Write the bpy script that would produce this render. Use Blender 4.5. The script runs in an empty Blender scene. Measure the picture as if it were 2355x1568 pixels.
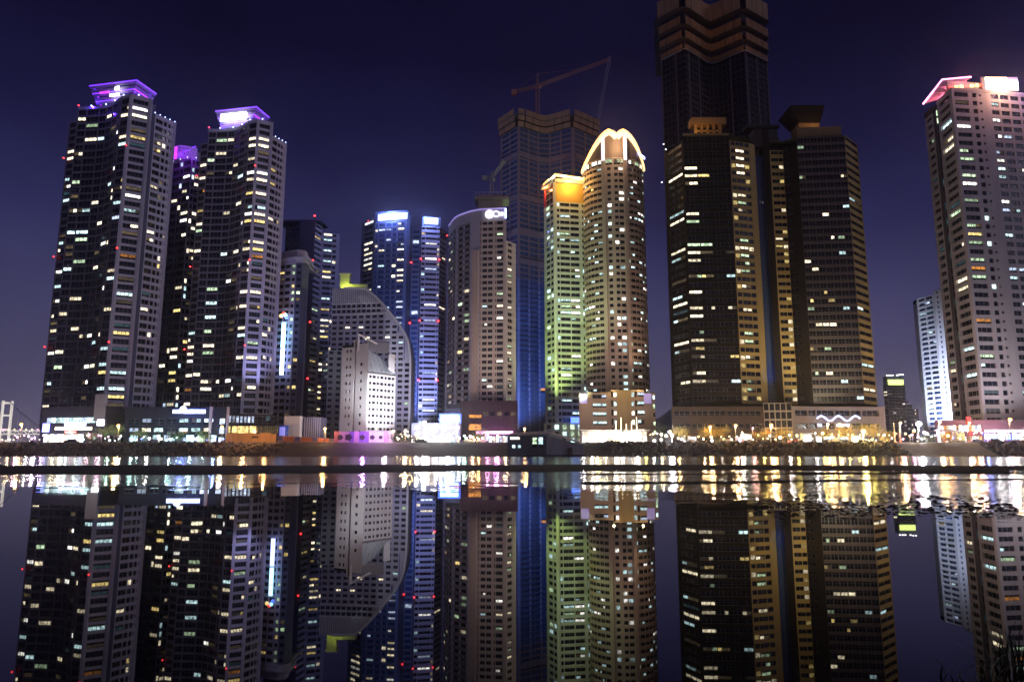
import bpy, bmesh, math, random
from mathutils import Vector, Matrix
from math import sin, cos, tan, pi, radians, atan2, sqrt, hypot
random.seed(11)
SC = bpy.context.scene
C = SC.collection

# ------------------------------------------------------------------ camera
K = 1655.0                      # focal length in units of a 2354 x 1568 picture
PITCH = radians(8.83)
sp, cp = sin(PITCH), cos(PITCH)
H = 1.0                         # eye height above the tide pool
cam_d = bpy.data.cameras.new('camera'); cam = bpy.data.objects.new('camera', cam_d); C.objects.link(cam)
cam.location = (0, 0, H); cam.rotation_euler = (pi/2 + PITCH, 0, 0)
cam_d.sensor_width = 36; cam_d.lens = 36*K/2354; cam_d.clip_start = .1; cam_d.clip_end = 9000
SC.camera = cam

# ------------------------------------------------------------------ sky
W = bpy.data.worlds.new('World'); SC.world = W; W.use_nodes = True
nt = W.node_tree; nt.nodes.clear()
N = nt.nodes.new; Lk = nt.links.new
out = N('ShaderNodeOutputWorld'); bg = N('ShaderNodeBackground')
sky = N('ShaderNodeTexSky'); sky.sky_type = 'NISHITA'; sky.sun_disc = False
sky.sun_elevation = radians(-6); sky.sun_rotation = radians(126); sky.altitude = 0
tc = N('ShaderNodeTexCoord'); sep = N('ShaderNodeSeparateXYZ'); Lk(tc.outputs['Generated'], sep.inputs[0])
ramp = N('ShaderNodeValToRGB'); e = ramp.color_ramp.elements
e[0].position = 0.0; e[0].color = (.115, .104, .180, 1)
e[1].position = 1.0; e[1].color = (.002, .0015, .009, 1)
for ps, c in ((.09, (.088, .080, .158, 1)), (.17, (.056, .053, .130, 1)), (.28, (.0245, .0240, .088, 1)), (.38, (.0105, .0098, .047, 1)), (.50, (.0042, .0035, .020, 1))):
    q = e.new(ps); q.color = c
Lk(sep.outputs['Z'], ramp.inputs[0])
wn = N('ShaderNodeTexNoise'); wn.inputs['Scale'].default_value = 3.1; wn.inputs['Detail'].default_value = 5
Lk(tc.outputs['Generated'], wn.inputs['Vector'])
mr_ = N('ShaderNodeMapRange'); mr_.inputs[1].default_value = .3; mr_.inputs[2].default_value = .7
mr_.inputs[3].default_value = .72; mr_.inputs[4].default_value = 1.28; Lk(wn.outputs['Fac'], mr_.inputs[0])
mul = N('ShaderNodeMixRGB'); mul.blend_type = 'MULTIPLY'; mul.inputs[0].default_value = 1
Lk(ramp.outputs[0], mul.inputs[1]); Lk(mr_.outputs[0], mul.inputs[2])
ssc = N('ShaderNodeMixRGB'); ssc.blend_type = 'MULTIPLY'; ssc.inputs[0].default_value = 1; ssc.inputs[2].default_value = (.06, .06, .06, 1)
Lk(sky.outputs[0], ssc.inputs[1])
addn = N('ShaderNodeMixRGB'); addn.blend_type = 'ADD'; addn.inputs[0].default_value = 1
Lk(mul.outputs[0], addn.inputs[1]); Lk(ssc.outputs[0], addn.inputs[2])
Lk(addn.outputs[0], bg.inputs[0]); bg.inputs[1].default_value = 1.0; Lk(bg.outputs[0], out.inputs[0])

# ------------------------------------------------------------------ the one sun lamp, added to stand in for city glow from the right
sd = bpy.data.lights.new('city_glow_sun', 'SUN'); sd.energy = .25; sd.angle = radians(14); sd.color = (.70, .67, 1.0)
so = bpy.data.objects.new('city_glow_sun', sd); C.objects.link(so); so.location = (300, -100, 300)
so.rotation_euler = Vector((-.86, .42, -.30)).to_track_quat('-Z', 'Y').to_euler()

vs = SC.view_settings; vs.view_transform = 'Standard'; vs.look = 'None'; vs.exposure = 0; vs.gamma = 1
cy = SC.cycles; cy.use_denoising = True; cy.max_bounces = 6; cy.diffuse_bounces = 2; cy.glossy_bounces = 4
cy.transmission_bounces = 2; cy.sample_clamp_indirect = 3; cy.sample_clamp_direct = 0; cy.caustics_reflective = False; cy.caustics_refractive = False
try: cy.use_light_tree = True
except Exception: pass

# ------------------------------------------------------------------ picture -> place
def T(y):
    v = 784 - y
    return (K*sp + v*cp)/(K*cp - v*sp)
def ZY(y, D): return H + D*T(y)                      # height of a point seen at row y, D metres out
def XP(x, y, D): return D*(x - 1177)*(cp + sp*T(y))/K
def PT(x, y, D): return Vector((XP(x, y, D), D))     # plan point of the upright edge through (x, y)
def P3(x, y, D): return Vector((XP(x, y, D), D, ZY(y, D)))
GZ = 4.2                                              # quay level

# ------------------------------------------------------------------ materials
MATS = {}
def mat(name, col, rough=.6, var=.16, scale=.25, metal=0., em=None, es=0., spec=.5, streak=True, bump=0.):
    if name in MATS: return MATS[name]
    m = bpy.data.materials.new(name); m.use_nodes = True; t = m.node_tree; n = t.nodes; l = t.links
    b = n['Principled BSDF']; b.inputs['Roughness'].default_value = rough; b.inputs['Metallic'].default_value = metal
    b.inputs['Specular IOR Level'].default_value = spec
    co = n.new('ShaderNodeTexCoord')
    nz = n.new('ShaderNodeTexNoise'); nz.inputs['Scale'].default_value = scale; nz.inputs['Detail'].default_value = 6; nz.inputs['Roughness'].default_value = .65
    if streak:
        mp = n.new('ShaderNodeMapping'); mp.inputs['Scale'].default_value = (1, 1, .22); l.new(co.outputs['Object'], mp.inputs[0]); l.new(mp.outputs[0], nz.inputs['Vector'])
    else: l.new(co.outputs['Object'], nz.inputs['Vector'])
    mx = n.new('ShaderNodeMapRange'); mx.inputs[1].default_value = .25; mx.inputs[2].default_value = .75
    mx.inputs[3].default_value = 1 - var; mx.inputs[4].default_value = 1 + var; l.new(nz.outputs['Fac'], mx.inputs[0])
    mm = n.new('ShaderNodeMixRGB'); mm.blend_type = 'MULTIPLY'; mm.inputs[0].default_value = 1; mm.inputs[1].default_value = (*col, 1)
    l.new(mx.outputs[0], mm.inputs[2]); l.new(mm.outputs[0], b.inputs['Base Color'])
    if bump:
        bn = n.new('ShaderNodeBump'); bn.inputs['Strength'].default_value = bump; l.new(nz.outputs['Fac'], bn.inputs['Height']); l.new(bn.outputs[0], b.inputs['Normal'])
    if em:
        b.inputs['Emission Color'].default_value = (*em, 1); b.inputs['Emission Strength'].default_value = es
    MATS[name] = m; return m

def lamp_mat(name, em, es, sample=False):
    m = mat(name, (.6, .6, .6), .4, 0, em=em, es=es); m.cycles.emission_sampling = 'AUTO' if sample else 'NONE'; return m

def win_mat(name, em, es, base=(.05, .05, .06)):
    """a lit room seen through its pane: uneven brightness, furniture and curtain patches"""
    m = bpy.data.materials.new(name); m.use_nodes = True; t = m.node_tree; n = t.nodes; l = t.links
    b = n['Principled BSDF']; b.inputs['Base Color'].default_value = (*base, 1); b.inputs['Roughness'].default_value = .12
    co = n.new('ShaderNodeTexCoord'); oi = n.new('ShaderNodeObjectInfo'); geo = n.new('ShaderNodeNewGeometry')
    ad = n.new('ShaderNodeVectorMath'); ad.operation = 'MULTIPLY_ADD'; ad.inputs[1].default_value = (1.1, 1.1, 1.4)
    l.new(geo.outputs['Position'], ad.inputs[0]); l.new(oi.outputs['Random'], ad.inputs[2])
    nz = n.new('ShaderNodeTexNoise'); nz.inputs['Scale'].default_value = .8; nz.inputs['Detail'].default_value = 3; nz.inputs['Roughness'].default_value = .7
    l.new(ad.outputs[0], nz.inputs['Vector'])
    r1 = n.new('ShaderNodeMapRange'); r1.inputs[1].default_value = .33; r1.inputs[2].default_value = .62; r1.inputs[3].default_value = .12*es; r1.inputs[4].default_value = 1.25*es
    l.new(nz.outputs['Fac'], r1.inputs[0])
    r2 = n.new('ShaderNodeMapRange'); r2.inputs[3].default_value = .35; r2.inputs[4].default_value = 1.6; l.new(oi.outputs['Random'], r2.inputs[0])
    mu = n.new('ShaderNodeMath'); mu.operation = 'MULTIPLY'; l.new(r1.outputs[0], mu.inputs[0]); l.new(r2.outputs[0], mu.inputs[1])
    b.inputs['Emission Color'].default_value = (*em, 1); l.new(mu.outputs[0], b.inputs['Emission Strength'])
    m.cycles.emission_sampling = 'NONE'; MATS[name] = m; return m

LIT = {'w': win_mat('lit_warm_white', (1, .86, .58), 2.5), 'W': win_mat('lit_bright_white', (1, .97, .88), 3.4), 'c': win_mat('lit_cool_white', (.66, .97, 1), 1.9),
       'y': win_mat('lit_yellow', (1, .74, .26), 1.5), 'o': win_mat('lit_orange', (1, .38, .06), .9), 'g': win_mat('lit_pale_green', (.72, 1, .62), 1.2),
       'd': win_mat('lit_dim_amber', (.6, .44, .2), .2), 't': win_mat('lit_dim_teal', (.15, .42, .5), .14), 'b': win_mat('lit_blue_white', (.62, .75, 1), 1.7),
       '.': mat('dark_window_glass', (.012, .014, .026), .16, .3, spec=.6), ',': mat('blue_window_glass', (.035, .08, .20), .14, .3, spec=.7),
       'k': mat('black_window_glass', (.006, .006, .008), .2, .3, spec=.35)}
FR = mat('window_frame', (.10, .10, .11), .5)
FRL = mat('window_frame_light', (.34, .33, .36), .5)

# ------------------------------------------------------------------ mesh helpers
class MB:
    def __init__(s): s.v = []; s.f = []; s.m = []
    def quad(s, a, b, c, d, m=0):
        i = len(s.v); s.v += [tuple(a), tuple(b), tuple(c), tuple(d)]; s.f.append((i, i+1, i+2, i+3)); s.m.append(m)
    def poly(s, pts, m=0):
        i = len(s.v); s.v += [tuple(p) for p in pts]; s.f.append(tuple(range(i, i+len(pts)))); s.m.append(m)
    def box(s, c, d, ang=0., m=0):
        """centre, full size, turn about z"""
        ca, sa = cos(ang), sin(ang); i = len(s.v)
        for z in (-.5, .5):
            for x, y in ((-.5, -.5), (.5, -.5), (.5, .5), (-.5, .5)):
                X, Y = x*d[0], y*d[1]; s.v.append((c[0]+X*ca-Y*sa, c[1]+X*sa+Y*ca, c[2]+z*d[2]))
        for q in ((3, 2, 1, 0), (4, 5, 6, 7), (0, 1, 5, 4), (1, 2, 6, 5), (2, 3, 7, 6), (3, 0, 4, 7)):
            s.f.append(tuple(i+k for k in q)); s.m.append(m)
    def prism(s, poly, z0, z1, m=0, top=True, bottom=False):
        n = len(poly); i = len(s.v)
        s.v += [(p[0], p[1], z0) for p in poly] + [(p[0], p[1], z1) for p in poly]
        for k in range(n):
            s.f.append((i+k, i+(k+1) % n, i+n+(k+1) % n, i+n+k)); s.m.append(m)
        if top: s.f.append(tuple(i+n+k for k in range(n))); s.m.append(m)
        if bottom: s.f.append(tuple(i+k for k in reversed(range(n)))); s.m.append(m)
    def frustum(s, p0, z0, p1, z1, m=0, caps=True):
        n = len(p0); i = len(s.v)
        s.v += [(p[0], p[1], z0) for p in p0] + [(p[0], p[1], z1) for p in p1]
        for k in range(n): s.f.append((i+k, i+(k+1) % n, i+n+(k+1) % n, i+n+k)); s.m.append(m)
        if caps:
            s.f.append(tuple(i+n+k for k in range(n))); s.m.append(m); s.f.append(tuple(i+k for k in reversed(range(n)))); s.m.append(m)
    def tube(s, pts, r, n=6, m=0, r1=None):
        pts = [Vector(p) for p in pts]; i0 = len(s.v); L = len(pts)
        for k, p in enumerate(pts):
            t = (pts[min(k+1, L-1)] - pts[max(k-1, 0)]).normalized()
            a = t.cross(Vector((0, 0, 1)) if abs(t.z) < .9 else Vector((1, 0, 0))).normalized(); b = t.cross(a)
            rr = r if r1 is None else r + (r1-r)*k/max(1, L-1)
            for j in range(n):
                q = 2*pi*j/n; w = p + a*(rr*cos(q)) + b*(rr*sin(q)); s.v.append(tuple(w))
        for k in range(L-1):
            for j in range(n):
                s.f.append((i0+k*n+j, i0+k*n+(j+1) % n, i0+(k+1)*n+(j+1) % n, i0+(k+1)*n+j)); s.m.append(m)
        s.f.append(tuple(i0+j for j in reversed(range(n)))); s.m.append(m); s.f.append(tuple(i0+(L-1)*n+j for j in range(n))); s.m.append(m)
    def ball(s, c, r, m=0, nu=8, nv=6, sq=1.):
        i0 = len(s.v)
        for a in range(nv+1):
            th = pi*a/nv
            for b in range(nu):
                ph = 2*pi*b/nu; s.v.append((c[0]+r*sin(th)*cos(ph), c[1]+r*sin(th)*sin(ph), c[2]+r*sq*cos(th)))
        for a in range(nv):
            for b in range(nu):
                s.f.append((i0+a*nu+b, i0+(a+1)*nu+b, i0+(a+1)*nu+(b+1) % nu, i0+a*nu+(b+1) % nu)); s.m.append(m)
    def mesh(s, name, mats, smooth=False):
        me = bpy.data.meshes.new(name); me.from_pydata(s.v, [], s.f)
        for x in (mats if isinstance(mats, (list, tuple)) else [mats]): me.materials.append(x)
        me.polygons.foreach_set('material_index', s.m)
        if smooth: me.polygons.foreach_set('use_smooth', [True]*len(s.f))
        me.update(); return me
    def build(s, name, mats, root=None, smooth=False):
        return link(bpy.data.objects.new(name, s.mesh(name, mats, smooth)), root)

def link(o, root=None):
    C.objects.link(o)
    if root is not None: adopt(o, root)
    return o
def adopt(o, root):
    o.parent = root
    p = root.location.copy(); q = root.parent
    while q is not None: p += Vector((0, 0, 0)); q = q.parent
    o.matrix_parent_inverse = Matrix.Translation(-p) if root.type == 'EMPTY' else Matrix.Identity(4)
def tag(o, label, cat, group=None, kind=None):
    if label: o['label'] = label
    if cat: o['category'] = cat
    if group: o['group'] = group
    if kind: o['kind'] = kind
    return o
def thing(name, label, cat, loc, group=None):
    o = bpy.data.objects.new(name, None); C.objects.link(o); o.location = loc; o.empty_display_size = 1
    return tag(o, label, cat, group)
def struct(o): o['kind'] = 'structure'; return o

def lamp(kind, name, loc, col, power, root=None, target=None, size=.5, angle=60, blend=.6):
    d = bpy.data.lights.new(name, kind); d.energy = power; d.color = col
    if kind in ('POINT', 'SPOT'): d.shadow_soft_size = min(size, .35)
    if kind == 'SPOT': d.spot_size = radians(angle); d.spot_blend = blend
    o = bpy.data.objects.new(name, d); o.location = loc
    if target is not None: o.rotation_euler = (Vector(target)-Vector(loc)).to_track_quat('-Z', 'Y').to_euler()
    return link(o, root)

# ------------------------------------------------------------------ windows and facades
WM = {}
def unit_window(cells, fm):
    """1 x 1 window in the XZ plane facing -Y: an outer frame, mullions and set-back panes"""
    key = (tuple(cells), fm.name)
    if key in WM: return WM[key]
    b = MB(); n = len(cells); fw = .035 if n > 2 else .05; y0 = -.09
    keys = []
    def mi(k):
        if k not in keys: keys.append(k)
        return keys.index(k)+1
    xs = [-.5 + i/n for i in range(n+1)]
    for zz0, zz1 in ((-.5, -.44), (.44, .5)): b.quad((-.5, y0, zz0), (.5, y0, zz0), (.5, y0, zz1), (-.5, y0, zz1))
    for i, x in enumerate(xs):
        a0, a1 = max(-.5, x-fw/2), min(.5, x+fw/2)
        b.quad((a0, y0, -.44), (a1, y0, -.44), (a1, y0, .44), (a0, y0, .44))
    for i, k in enumerate(cells):
        a0 = xs[i]+fw/2; a1 = xs[i+1]-fw/2
        zs_ = -.44 if n == 1 else -.10
        b.quad((a0, 0, zs_), (a1, 0, zs_), (a1, 0, .44), (a0, 0, .44), mi(k))
        if n > 1:                                              # glazed apron below a transom bar
            b.quad((a0, 0, -.44), (a1, 0, -.44), (a1, 0, -.15), (a0, 0, -.15), mi('k' if k not in '.,' else k)); b.quad((a0, y0*.6, -.15), (a1, y0*.6, -.15), (a1, y0*.6, -.10), (a0, y0*.6, -.10))
        b.quad((a0, y0, -.44), (a1, y0, -.44), (a1, 0, -.44), (a0, 0, -.44)); b.quad((a0, 0, .44), (a1, 0, .44), (a1, y0, .44), (a0, y0, .44))
    WM[key] = b.mesh('window', [fm]+[LIT[k] for k in keys]); return WM[key]

def along(path, fr):
    """points at the given fractions of a plan polyline's length"""
    seg = [(path[i+1]-path[i]).length for i in range(len(path)-1)]; tot = sum(seg); res = []
    for f in fr:
        d = f*tot; i = 0
        while i < len(seg)-1 and d > seg[i]: d -= seg[i]; i += 1
        res.append(path[i] + (path[i+1]-path[i])*(d/seg[i] if seg[i] else 0))
    return res
def smooth_path(pts, n=8):
    """Catmull-Rom through plan points"""
    r = []
    for i in range(len(pts)-1):
        p0 = pts[max(0, i-1)]; p1 = pts[i]; p2 = pts[i+1]; p3 = pts[min(len(pts)-1, i+2)]
        for k in range(n):
            t = k/n; r.append(.5*((2*p1)+(p2-p0)*t+(2*p0-5*p1+4*p2-p3)*t*t+(3*p1-p0-3*p2+p3)*t**3))
    return r+[pts[-1]]

class Bld:
    def __init__(s, name, label, cat='building', loc=(0, 0, 0), group=None):
        s.root = thing(name, label, cat, loc, group); s.wins = []
    def face(s, path, z0, z1, nf, bays, pm, sm=None, rev=.35, lit=None, dark='.', fm=None, name='facade', skip=None, topcut=None):
        """a wall of nf storeys along a plan path; bays = (width, left margin, right margin, bottom, top, share lit, colours, panes) or a bare width (solid)"""
        fm = fm or FR; sm = sm or pm; lit = lit or {}
        ws = [b if not isinstance(b, tuple) else b[0] for b in bays]; tot = sum(ws); acc = [0]
        for w in ws: acc.append(acc[-1]+w/tot)
        pts = along(path, acc); fh = (z1-z0)/nf; mb = MB()
        ov = {}
        for bi, txt in lit.items():
            for w in txt.split():
                ov[(bi, int(w[:-1]))] = w[-1]
        for bi, b in enumerate(bays):
            a, c = pts[bi], pts[bi+1]; t = c-a; L = t.length; t = t/L; n = Vector((t.y, -t.x)); ang = atan2(t.y, t.x)
            zt = z1 if topcut is None else min(z1, topcut[bi])
            if not isinstance(b, tuple):
                mb.quad((a.x, a.y, z0), (c.x, c.y, z0), (c.x, c.y, zt), (a.x, a.y, zt)); continue
            w, ml, mr, vb, vt, pr, pal, np_ = b
            u0, u1 = L*ml, L*(1-mr); A = a+t*u0; B = a+t*u1; Ai = A-n*rev; Bi = B-n*rev
            for k in range(nf):                               # k counts from the top
                zb = z1-(k+1)*fh; q0 = zb+fh*vb; q1 = zb+fh*vt; ze = zb+fh
                if zb >= zt-.01: continue
                if ze > zt+.01:
                    mb.quad((a.x, a.y, zb), (c.x, c.y, zb), (c.x, c.y, zt), (a.x, a.y, zt), 1); continue
                if skip and skip(bi, k):
                    mb.quad((a.x, a.y, zb), (c.x, c.y, zb), (c.x, c.y, ze), (a.x, a.y, ze), 1); continue
                mb.quad((a.x, a.y, zb), (c.x, c.y, zb), (c.x, c.y, q0), (a.x, a.y, q0), 1)
                mb.quad((a.x, a.y, q1), (c.x, c.y, q1), (c.x, c.y, ze), (a.x, a.y, ze), 1)
                if ml > 0: mb.quad((a.x, a.y, q0), (A.x, A.y, q0), (A.x, A.y, q1), (a.x, a.y, q1))
                if mr > 0: mb.quad((B.x, B.y, q0), (c.x, c.y, q0), (c.x, c.y, q1), (B.x, B.y, q1))
                mb.quad((A.x, A.y, q0), (B.x, B.y, q0), (Bi.x, Bi.y, q0), (Ai.x, Ai.y, q0), 1)
                mb.quad((Ai.x, Ai.y, q1), (Bi.x, Bi.y, q1), (B.x, B.y, q1), (A.x, A.y, q1), 1)
                mb.quad((A.x, A.y, q0), (Ai.x, Ai.y, q0), (Ai.x, Ai.y, q1), (A.x, A.y, q1))
                mb.quad((Bi.x, Bi.y, q0), (B.x, B.y, q0), (B.x, B.y, q1), (Bi.x, Bi.y, q1))
                key = ov.get((bi, k)) if bi in lit else (random.choice(pal) if random.random() < pr else None)
                cells = [dark]*np_
                if key:
                    if key in 'dt' or np_ == 1 or random.random() < .55: cells = [key]*np_
                    else:
                        other = random.choice(['d', dark, key, key]); cut = random.randrange(1, np_)
                        cells = [key]*cut+[other]*(np_-cut)
                        if random.random() < .5: cells.reverse()
                M = (Ai+Bi)/2; s.wins.append((M.x, M.y, (q0+q1)/2, ang, u1-u0, q1-q0, tuple(cells), fm, n))
        o = mb.build(name, [pm, sm], s.root); return o
    def piers(s, path, fr, z0, z1, w, d, m, name='pier'):
        for p, q in zip(along(path, fr), along(path, [min(1, f+.002) if f < .99 else f for f in fr])):
            t = (along(path, [1])[0]-along(path, [0])[0]) if (q-p).length < 1e-6 else q-p
            b = MB(); b.box((p.x, p.y, (z0+z1)/2), (w, d, z1-z0), atan2(t.y, t.x)); b.build(name, m, s.root)
    def solid(s, name, poly, z0, z1, m, bottom=False):
        b = MB(); b.prism(poly, z0, z1, bottom=bottom); return b.build(name, m, s.root)
    def shell(s, front, back, z0, z1, m, rm, name='rear_wall'):
        """plain sides and back behind the facades plus the roof; front = plan points left to right, back = right to left"""
        dy = sum(p.y for p in back)/len(back)-sum(p.y for p in front)/len(front)
        back = [front[-1]*(1+dy/front[-1].y)+Vector((-.4, 0)), front[0]*(1+dy/front[0].y)+Vector((.4, 0))]
        b = MB(); pts = [front[-1]]+back+[front[0]]
        for p, q in zip(pts, pts[1:]): b.quad((p.x, p.y, z0), (q.x, q.y, z0), (q.x, q.y, z1), (p.x, p.y, z1))
        b.build(name, m, s.root)
        r = MB(); allp = front+back
        r.poly([(p.x, p.y, z1-.05) for p in allp]); r.build('roof', rm, s.root)
    def box(s, name, c, d, ang, m):
        b = MB(); b.box(c, d, ang); return b.build(name, m, s.root)
    def lampred(s, p, r=.45):
        b = MB(); b.box((p[0], p[1], p[2]-r*1.2), (r*1.1, r*1.1, r*.9), 0, 1); b.ball(p, r, 0, 8, 6)
        b.build('aviation_lamp', [MATS['red_lamp'], MATS['dark_metal']], s.root)
    def flood(s, p, target, col, power, angle=70, size=.6, blend=.7):
        """a floodlight housing with its lamp"""
        d = (Vector(target)-Vector(p)).normalized(); b = MB(); a = atan2(d.y, d.x)
        b.box((p[0]-d.x*.25, p[1]-d.y*.25, p[2]-.35), (.5, .7, .45), a, 0); b.box((p[0]-d.x*.25, p[1]-d.y*.25, p[2]-.75), (.12, .12, .5), a, 0)
        o = b.build('floodlight', [MATS['dark_metal']], s.root)
        lamp('SPOT', 'floodlight_lamp', Vector(p)+d*.45, col, power, s.root, target, size, angle, blend)
    def finish(s, cap=300):
        e = Vector((0, 0, H)); sc = []
        for w in s.wins:
            v = e-Vector(w[:3]); d = v.length; f = max(0, (w[8].x*v.x+w[8].y*v.y)/d); litb = 1.15 if any(k not in '.,k' for k in w[6]) else 1.
            sc.append(w[4]*w[5]*f/d/d*litb)
        order = sorted(range(len(s.wins)), key=lambda i: -sc[i])
        for i in order[:cap]:
            x, y, z, a, w, h, cells, fm, n = s.wins[i]
            o = bpy.data.objects.new('window', unit_window(cells, fm)); o.location = (x, y, z); o.rotation_euler = (0, 0, a); o.scale = (w, 1, h); link(o, s.root)
        if len(order) > cap:
            b = MB(); mats = []; 
            def mi(m):
                if m not in mats: mats.append(m)
                return mats.index(m)
            for i in order[cap:]:
                x, y, z, a, w, h, cells, fm, n = s.wins[i]; me = unit_window(cells, fm); ca, sa = cos(a), sin(a); base = len(b.v)
                idx = [mi(m) for m in me.materials]
                for v in me.vertices:
                    X = v.co.x*w; Y = v.co.y; b.v.append((x+X*ca-Y*sa, y+X*sa+Y*ca, z+v.co.z*h))
                for p in me.polygons: b.f.append(tuple(base+k for k in p.vertices)); b.m.append(idx[p.material_index])
            o = b.build('further_windows', mats, s.root); o['kind'] = 'stuff'
        s.wins = []

lamp_mat('red_lamp', (1, .03, .03), 5)
mat('dark_metal', (.05, .05, .055), .45, metal=.6)
def off(path, d):
    """offset a plan path outwards (towards the viewer's side)"""
    r = []
    for i, p in enumerate(path):
        t = (path[min(i+1, len(path)-1)]-path[max(i-1, 0)]).normalized(); r.append(p+Vector((t.y, -t.x))*d)
    return r
def band(root, name, path, d0, d1, z0, z1, n, m, gap=.04):
    """n separate panels standing along a plan path"""
    P = along(path, [i/n for i in range(n+1)])
    for a, c in zip(P, P[1:]):
        t = (c-a); L = t.length; t = t/L; nn = Vector((t.y, -t.x)); mid = (a+c)/2+nn*(d0+d1)/2
        b = MB(); b.box((mid.x, mid.y, (z0+z1)/2), (L-gap, abs(d1-d0), z1-z0), atan2(t.y, t.x)); b.build(name, m, root)

# ================================================================== the setting
def pos_nodes(n, l):
    g = n.new('ShaderNodeNewGeometry'); s = n.new('ShaderNodeSeparateXYZ'); l.new(g.outputs['Position'], s.inputs[0]); return g, s
def water_material():
    m = bpy.data.materials.new('calm_sea_water'); m.use_nodes = True; t = m.node_tree; n = t.nodes; l = t.links
    b = n['Principled BSDF']; b.inputs['Base Color'].default_value = (.0025, .003, .006, 1); b.inputs['IOR'].default_value = 1.30
    g, s = pos_nodes(n, l)
    def mr(src, a, c, d, e_):
        r = n.new('ShaderNodeMapRange'); r.interpolation_type = 'SMOOTHSTEP'
        for i, v in enumerate((a, c, d, e_)): r.inputs[i+1].default_value = v
        l.new(src, r.inputs[0]); return r.outputs[0]
    l.new(mr(s.outputs['Y'], 45, 70, .012, .14), b.inputs['Roughness'])
    # wind ripples lie on the shallows between the bar and the pool
    wig = n.new('ShaderNodeTexNoise'); wig.inputs['Scale'].default_value = .35; wig.inputs['Detail'].default_value = 2; l.new(g.outputs['Position'], wig.inputs['Vector'])
    wa = n.new('ShaderNodeMath'); wa.operation = 'MULTIPLY_ADD'; wa.inputs[1].default_value = 13; l.new(wig.outputs['Fac'], wa.inputs[0]); l.new(s.outputs['Y'], wa.inputs[2])
    wx = n.new('ShaderNodeMath'); wx.operation = 'MULTIPLY_ADD'; wx.inputs[1].default_value = 1.5; mxx = n.new('ShaderNodeMath'); mxx.operation = 'MAXIMUM'; mxx.inputs[1].default_value = 0; l.new(s.outputs['X'], mxx.inputs[0]); l.new(mxx.outputs[0], wx.inputs[0]); l.new(wa.outputs[0], wx.inputs[2])
    amp = mr(wx.outputs[0], 26, 39, .0, 1.)
    n1 = n.new('ShaderNodeTexNoise'); n1.inputs['Scale'].default_value = 3.2; n1.inputs['Detail'].default_value = 4
    mp = n.new('ShaderNodeMapping'); mp.inputs['Scale'].default_value = (1.3, .42, 1); l.new(g.outputs['Position'], mp.inputs[0]); l.new(mp.outputs[0], n1.inputs['Vector'])
    n2 = n.new('ShaderNodeTexNoise'); n2.inputs['Scale'].default_value = .5; n2.inputs['Detail'].default_value = 2; l.new(g.outputs['Position'], n2.inputs['Vector'])
    m1 = n.new('ShaderNodeMath'); m1.operation = 'MULTIPLY'; pass; l.new(amp, m1.inputs[1])
    n3 = n.new('ShaderNodeTexNoise'); n3.inputs['Scale'].default_value = 1; n3.inputs['Detail'].default_value = 3; mp3 = n.new('ShaderNodeMapping'); mp3.inputs['Scale'].default_value = (.55, 1.5, 1); mp3.inputs['Rotation'].default_value = (0, 0, .06); l.new(g.outputs['Position'], mp3.inputs[0]); l.new(mp3.outputs[0], n3.inputs['Vector'])
    a3 = n.new('ShaderNodeMath'); a3.operation = 'MULTIPLY_ADD'; a3.inputs[1].default_value = 1.9; l.new(n3.outputs['Fac'], a3.inputs[0]); l.new(n1.outputs['Fac'], a3.inputs[2])
    l.new(a3.outputs[0], m1.inputs[0]); m2 = n.new('ShaderNodeMath'); m2.operation = 'MULTIPLY_ADD'; m2.inputs[1].default_value = .02; l.new(n2.outputs['Fac'], m2.inputs[0]); l.new(m1.outputs[0], m2.inputs[2])
    bp = n.new('ShaderNodeBump'); bp.inputs['Strength'].default_value = 1; bp.inputs['Distance'].default_value = .022
    l.new(m2.outputs[0], bp.inputs['Height']); l.new(bp.outputs[0], b.inputs['Normal'])
    return m
b = MB(); b.quad((-5000, -60, 0), (5000, -60, 0), (5000, 6000, 0), (-5000, 6000, 0))
struct(b.build('water', water_material()))

mud_m = mat('wet_black_mud', (.012, .011, .012), .75, .4, 1.5, bump=.3, streak=False, spec=.25)
def noise2(x, y):
    return (sin(x*.31+1.3*sin(y*.17))+sin(x*.083+.9)*1.3+sin(y*.6+x*.12+2)*.6+.5*sin(x*.9+y*1.3)+.3*sin(x*2.1-y*.7))/3.2
def sheet(name, x0, x1, y0, y1, nx, ny, fz, m, smooth=True):
    b = MB(); V = []
    for j in range(ny+1):
        for i in range(nx+1):
            x = x0+(x1-x0)*i/nx; y = y0+(y1-y0)*j/ny; V.append((x, y, fz(x, y)))
    b.v = V
    for j in range(ny):
        for i in range(nx):
            a = j*(nx+1)+i; b.f.append((a, a+1, a+nx+2, a+nx+1)); b.m.append(0)
    return b.build(name, m, None, smooth)
def bar(x, y):
    c = 49.5+.04*x+4.*noise2(x*.35, 3)+1.5*noise2(x*1.3, 7); w = 10.5-.06*x+3.*noise2(x*.4+9, 8)
    q = 1-((y-c)/w)**2
    h = .10*q+.02*noise2(x*1.1, y)
    c2 = 34+.12*x+.6*noise2(x*1.3, 1)                     # a lower spit on the right
    h2 = (.07*(1-((y-c2)/1.5)**2)+.015*noise2(x*2, y*2)) * (1 if x > 3 else 0) - (.05 if x < 14 else 0)
    c3 = 25+.25*(x-6)+.5*noise2(x*1.7, 4)                 # and a broken one nearer still
    h3 = (.035*(1-((y-c3)/.8)**2)+.03*noise2(x*2.3, y*2)-.008) if x > 2 else -1
    return max(-.12, h, h2, h3)
struct(sheet('mud_bank', -60, 75, 20, 68, 270, 110, bar, mud_m))
bed = mat('seabed_silt', (.02, .02, .022), .9, .3, .8, streak=False)
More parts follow.
